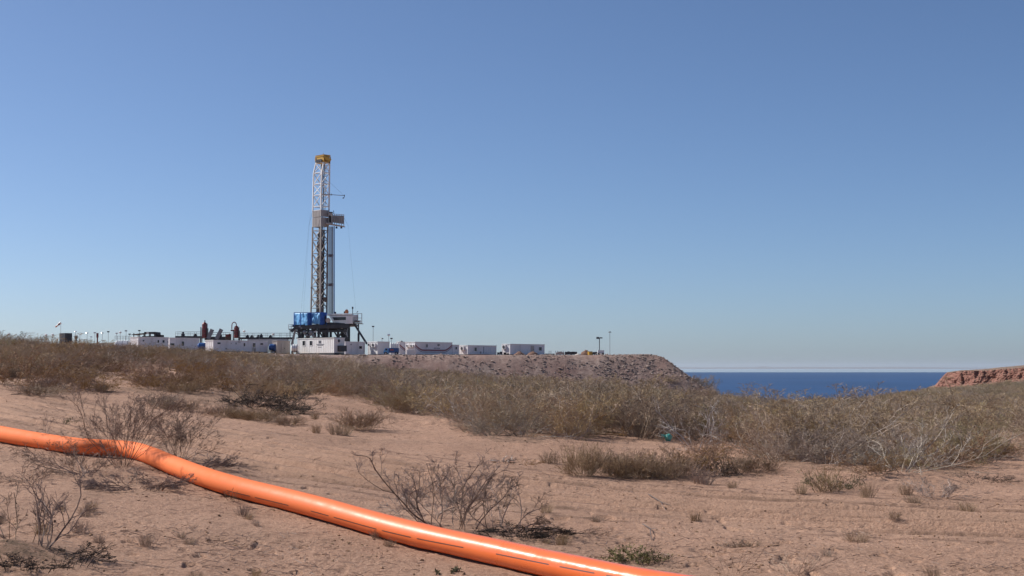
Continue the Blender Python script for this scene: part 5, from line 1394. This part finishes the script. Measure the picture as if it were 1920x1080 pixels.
# --- teal bag
q = G(1251, 826); V = []; F = []; nu, nv = 26, 16
for j in range(nv + 1):
    for i in range(nu):
        th = math.pi * j / nv; ph = 2 * math.pi * i / nu
        d = Vector((math.sin(th) * math.cos(ph), math.sin(th) * math.sin(ph), math.cos(th)))
        r = 1 + .35 * float(fbm(np.array([d.x * 2.2 + 5]), np.array([d.y * 2.2 + d.z * 3]), 1, 3, 66)[0])
        V.append((d.x * .115 * r, d.y * .1 * r, .11 + d.z * .12 * r))
for j in range(nv):
    for i in range(nu): F.append((j * nu + i, (j + 1) * nu + i, (j + 1) * nu + (i + 1) % nu, j * nu + (i + 1) % nu))
bag = tag(link('plastic_bag', raw_mesh('plastic_bag', V, F, M['teal'], True), None, (q.x, q.y - .35, H(q.x, q.y - .35))), 'crumpled teal plastic bag caught at the foot of the silvery shrub', 'bag')
m = MB().tube([(-.09, 0, .14), (-.15, -.01, .17), (-.22, 0, .15)], [.03, .045, .07], 9, cap=False); m.build('bag_mouth', M['teal'], bag, smooth=True)

# --- the scrub belt
def scatter(y0, y1, cell, grow_, margin=170, keep=1.0, seed=5):
    g = np.random.default_rng(seed); out = []; y = y0
    while y < y1:
        c = cell * (1 + grow_ * (y - y0)); xw = (960 + margin) / FPX * y; n = int(2 * xw / c)
        xs = (np.arange(n) + g.random(n)) * c - xw; ys = y + (g.random(n) - .5) * c
        out.append(np.stack([xs, ys], 1)); y += c
    return np.concatenate(out)
pts = scatter(30, 250, 1.3, .003)
z = h_mid(pts[:, 0], pts[:, 1]); px, py = projv(pts[:, 0], pts[:, 1], z)
pf = pad_f(pts[:, 0], pts[:, 1])
ok = is_thick(px, py) & ((pf < -6.5) | (pts[:, 1] < 150))
g = np.random.default_rng(8)
clump = fbm(pts[:, 0], pts[:, 1], 7, 2, 120)
leftz = px < 520
dens = np.where(leftz & (py > 676), np.where(py > 705, .5, .7), 1.0)
ok &= (clump > np.where(leftz, -.22, -.42)) & (g.random(len(px)) < dens)
ok &= ~((np.hypot(pts[:, 0] - _m.x, 0) < 0))
pts = pts[ok]; z = z[ok]; px = px[ok]; py = py[ok]
# cover by kinds
u = g.random(len(px)); nn = fbm(pts[:, 0], pts[:, 1], 11, 2, 130)
kid = np.where(u < .60, 0, np.where(u < .75, 1, np.where(u < .82, 2, np.where(u < .92, 3, 4))))
kid = np.where((px < 460) & (u < .75) & (nn > .02), 3, kid)
kid = np.where((px < 420) & (py > 680) & (u > .8), 4, kid); kid = np.where((px < 450) & (py > 700), np.where(u > .45, 4, 3), kid)
KN = ['thick', 'olive', 'silver', 'rust', 'cushion']
size = np.clip(g.normal(1.0, .24, len(px)), .5, 1.6) * (1 + .25 * nn)
# shrubs right on the sandy edge are smaller
edge = np.interp(px, [p[0] for p in THICK_LINE], [p[1] for p in THICK_LINE]) - py
size *= np.clip(.74 + edge / 70, .74, 1.0)
size = np.where(kid == 3, size * 1.15, size); size = np.where(kid == 2, size * .9, size)
z = h_all(pts[:, 0], pts[:, 1])
infr = (px > -60) & (px < 1980)
order = np.argsort(-(infr * 1000.0 - pts[:, 1]))
near = order[:250]; rest = order[250:]
ZONE = lambda p: 'left' if p < 640 else ('middle' if p < 1290 else 'right')
LAB = dict(thick='tangled grey brown shrub in the {} part of the scrub belt', olive='olive brown shrub in the {} part of the scrub belt', silver='pale dead branches in the {} part of the scrub belt',
           rust='rusty brown shrub in the {} part of the scrub belt', cushion='low straw coloured cushion in the {} part of the scrub belt')
for i in near:
    k = KN[kid[i]]; zn = ZONE(px[i])
    place_shrub(k, int(g.integers(0, 99)), (pts[i, 0], pts[i, 1], z[i] - .02), (size[i] * g.uniform(.9, 1.2), size[i] * g.uniform(.9, 1.2), size[i] * g.uniform(.85, 1.1)), g.random() * 6.28, LAB[k].format(zn), 'shrub', LAB[k].format(zn).replace('shrub', 'shrubs'))
print('shrubs', len(px), 'rest', len(rest))

def instancer(name, P3, rz, sc, kind_idx, meshes, label, cat):
    """one stuff object: points carrying shrubs, made with geometry nodes"""
    me = bpy.data.meshes.new(name); me.vertices.add(len(P3)); me.vertices.foreach_set('co', np.asarray(P3, np.float32).ravel())
    at = me.attributes.new('rz', 'FLOAT', 'POINT'); at.data.foreach_set('value', np.asarray(rz, np.float32))
    at = me.attributes.new('sc', 'FLOAT_VECTOR', 'POINT'); at.data.foreach_set('vector', np.asarray(sc, np.float32).ravel())
    at = me.attributes.new('idx', 'INT', 'POINT'); at.data.foreach_set('value', np.asarray(kind_idx, np.int32))
    me.update(); o = link(name, me)
    ng = bpy.data.node_groups.new(name, 'GeometryNodeTree')
    ng.interface.new_socket('Geometry', in_out='INPUT', socket_type='NodeSocketGeometry'); ng.interface.new_socket('Geometry', in_out='OUTPUT', socket_type='NodeSocketGeometry')
    n, l = ng.nodes, ng.links; gi = n.new('NodeGroupInput'); go = n.new('NodeGroupOutput')
    def na(nm, ty):
        a = n.new('GeometryNodeInputNamedAttribute'); a.data_type = ty; a.inputs[0].default_value = nm; return a.outputs[0]
    rot = n.new('ShaderNodeCombineXYZ'); l.new(na('rz', 'FLOAT'), rot.inputs[2]); join = n.new('GeometryNodeJoinGeometry')
    ix = na('idx', 'INT'); scl = na('sc', 'FLOAT_VECTOR')
    for k, pair in enumerate(meshes):
        cmp_ = n.new('FunctionNodeCompare'); cmp_.data_type = 'INT'; cmp_.operation = 'EQUAL'
        ins = [s for s in cmp_.inputs if s.type == 'INT']; l.new(ix, ins[0]); ins[1].default_value = k
        for ob in pair:
            oi = n.new('GeometryNodeObjectInfo'); oi.inputs[0].default_value = ob; oi.inputs['As Instance'].default_value = True; oi.transform_space = 'ORIGINAL'
            iop = n.new('GeometryNodeInstanceOnPoints'); l.new(gi.outputs[0], iop.inputs['Points']); l.new(cmp_.outputs[0], iop.inputs['Selection'])
            l.new(oi.outputs['Geometry'], iop.inputs['Instance']); l.new(rot.outputs[0], iop.inputs['Rotation']); l.new(scl, iop.inputs['Scale']); l.new(iop.outputs[0], join.inputs[0])
    l.new(join.outputs[0], go.inputs[0])
    md = o.modifiers.new('scatter', 'NODES'); md.node_group = ng
    tag(o, label, cat, None, 'stuff'); return o
# source objects: the first placed shrub of every mesh
def source(me):
    for ob in C.objects:
        if ob.type == 'MESH' and ob.data == me: return ob
SRC = []; IDX = {}
for k in KN:
    for v, (a, b) in enumerate(KINDS[k]):
        sa, sb = source(a), source(b)
        if sa and sb: IDX.setdefault(k, []).append(len(SRC)); SRC.append((sa, sb))
def scat_obj(name, sel, P3, kidx, size, label, cat='scrub'):
    g2 = np.random.default_rng(len(sel)); ii = np.array([IDX[KN[kidx[i]]][g2.integers(0, len(IDX[KN[kidx[i]]]))] for i in sel])
    s = size[sel]; sc = np.stack([s * g2.uniform(.9, 1.25, len(sel)), s * g2.uniform(.9, 1.25, len(sel)), s * g2.uniform(.8, 1.12, len(sel))], 1)
    instancer(name, P3[sel], g2.random(len(sel)) * 6.28, sc, ii, SRC, label, cat)
P3 = np.stack([pts[:, 0], pts[:, 1], z - .02], 1)
scat_obj('scrubland', rest, P3, kid, size, 'grey brown scrub filling the plain below the embankment')
# sparse far scrub on the slope towards the lake
fp = scatter(250, 950, 5.0, .0012, margin=60, seed=9); fz = h_all(fp[:, 0], fp[:, 1]); fx, fy = projv(fp[:, 0], fp[:, 1], fz)
g3 = np.random.default_rng(3); okf = (fx > 1290) & (fz > LAKE + 1.5) & (fbm(fp[:, 0], fp[:, 1], 30, 3, 140) > -.3) & (pad_f(fp[:, 0], fp[:, 1]) < -4)
fp, fz = fp[okf], fz[okf]; fk = g3.integers(0, 2, len(fp)); fs = g3.uniform(1.0, 2.0, len(fp))
scat_obj('far_scrub', np.arange(len(fp)), np.stack([fp[:, 0], fp[:, 1], fz - .1], 1), fk, fs, 'sparse dull scrub on the far slope below the red cliff')
# straggling shrubs on the pad shoulder
# ------------------------------------------------------------------ broken rock on the embankment, clods and litter on the sand
def rocks(name, pos, rad, mat, label, cat, seed, flat=.7):
    g = np.random.default_rng(seed); n = len(pos)
    base = np.array([[1, 0, 0], [-1, 0, 0], [0, 1, 0], [0, -1, 0], [0, 0, 1], [0, 0, -1], [.7, .7, .5], [-.7, .6, .4], [.6, -.7, .4], [-.6, -.7, .5]], float)
    fc = np.array([[6, 4, 0], [6, 2, 4], [6, 0, 2], [7, 4, 2], [7, 2, 1], [7, 1, 4], [8, 0, 4], [8, 4, 3], [8, 3, 0], [9, 4, 1], [9, 1, 3], [9, 3, 4], [0, 5, 2], [2, 5, 1], [1, 5, 3], [3, 5, 0]])
    V = base[None] * (1 + .35 * g.standard_normal((n, 10, 1))) * rad[:, None, None]
    sc = np.stack([g.uniform(.7, 1.3, n), g.uniform(.7, 1.3, n), g.uniform(.5, 1.0, n) * flat], 1); V = V * sc[:, None]
    a = g.random(n) * 6.28; ca, sa = np.cos(a)[:, None], np.sin(a)[:, None]
    V = np.stack([V[..., 0] * ca - V[..., 1] * sa, V[..., 0] * sa + V[..., 1] * ca, V[..., 2]], -1) + pos[:, None]
    F = (fc[None] + (np.arange(n) * 10)[:, None, None]).reshape(-1, 3)
    me = raw_mesh(name, V.reshape(-1, 3), F, M[mat], False, dict(tone=np.repeat(g.random(n), 10)))
    return tag(link(name, me), label, cat, None, 'stuff')
g = np.random.default_rng(77); n = 30000
X = g.uniform(-75, 36, n); Y = g.uniform(238, 262, n); f = pad_f(X, Y)
nzz = fbm(X, Y, 4, 3, 150); keep = (f < .6) & (f > -11) & (nzz > -.02 + .35 * (f < -7)); 
X2 = g.uniform(16, 38, n); Y2 = g.uniform(240, 330, n); f2 = pad_f(X2, Y2); keep2 = (f2 < .6) & (f2 > -11)
X, Y = np.concatenate([X[keep], X2[keep2]]), np.concatenate([Y[keep], Y2[keep2]]); Z = h_all(X, Y)
rad = .05 + .17 * g.random(len(X)) ** 6
rocks('embankment_rubble', np.stack([X, Y, Z + rad * .2], 1), rad, 'rock', 'loose broken rock on the slope of the drilling pad embankment', 'rubble', 3)
n = 44000; D = 11 * (60 / 11) ** g.random(n); X = g.uniform(-.42, .42, n) * D; nz2 = fbm(X, D, 1.1, 3, 160)
s, al = road_d(X, D); pr = np.clip(nz2 * 1.1 + .16, .03, 1) + .55 * sum(np.exp(-((s - o_) / .10) ** 2) * (vnoise(al / 1.7 + o_, al * 0, 66) > -.05) for o_ in (-2.75, -1.9, -.8, .45, 1.75, 2.5, 3.3)) ; keep = g.random(n) < pr; X, D = X[keep], D[keep]; Z = h_all(X, D)
rad = .004 + .020 * g.random(len(X)) ** 4
rocks('soil_clods', np.stack([X, D, Z + rad * .25], 1), rad, 'clod', 'small soil clods and pebbles strewn over the sand', 'clods', 4, .8)
n = 34000; D = 11 * (52 / 11) ** g.random(n); X = g.uniform(-.42, .42, n) * D; nz2 = fbm(X, D, 1.6, 3, 170); keep = g.random(n) < np.clip(nz2 * 1.3 + .08, .01, 1); X, D = X[keep], D[keep]; Z = h_all(X, D)
n = len(X); a = g.random(n) * 6.28; L = g.uniform(.03, .22, n); d = np.stack([np.cos(a), np.sin(a), g.uniform(-.02, .35, n)], 1)
p0 = np.stack([X, D, Z + .004], 1); p1 = p0 + d * L[:, None]; p1[:, 2] = np.maximum(p1[:, 2], h_all(p1[:, 0], p1[:, 1]) + .004)
rA = g.uniform(.002, .0045, n); V, F, T = seg_mesh([p0, p1, rA, rA * .6, g.random(n), np.zeros(n)])
tag(link('twig_litter', raw_mesh('twig_litter', V, F, M['tw_bare'], False, dict(tone=T))), 'dry twig litter scattered over the sand', 'litter', None, 'stuff')
# many small sprigs on open sand
n = 100; D = 13 * (50 / 13) ** g.random(n); X = g.uniform(-.40, .40, n) * D; Z = h_all(X, D); pxx, pyy = projv(X, D, Z); s, al = road_d(X, D)
keep = (fbm(X, D, 4, 2, 180) > .02) & ((np.abs(s) > 2.2) | (g.random(n) < .12)) & (pyy > 700); X, D, Z = X[keep], D[keep], Z[keep]
SRC2 = [(source(a), source(b)) for a, b in KINDS['tuft'] if source(a)]
g4 = np.random.default_rng(5); ss = g4.uniform(.25, .7, len(X))
instancer('tiny_tufts', np.stack([X, D, Z - .01], 1), g4.random(len(X)) * 6.28, np.stack([ss, ss, ss * .9], 1), g4.integers(0, len(SRC2), len(X)), SRC2, 'tiny dry tufts dotted over the sand', 'dry grass')

# ------------------------------------------------------------------ thin air haze over the lake
mb = MB()
mb.box((-21000, -300, -60), (41000, 63500, 175))
hm = bpy.data.materials.new("air_haze"); hm.use_nodes = True; hn = hm.node_tree.nodes
hn.remove(hn['Principled BSDF']); pv = hn.new('ShaderNodeVolumePrincipled'); pv.inputs['Density'].default_value = 1.6e-5; pv.inputs['Color'].default_value = (.80, .88, 1, 1); pv.inputs['Anisotropy'].default_value = .2
hm.node_tree.links.new(pv.outputs[0], hn['Material Output'].inputs['Volume'])
HZ = mb.build('haze', hm); tag(HZ, 'thin pale air haze over the lake and far shore', 'haze', None, 'stuff')
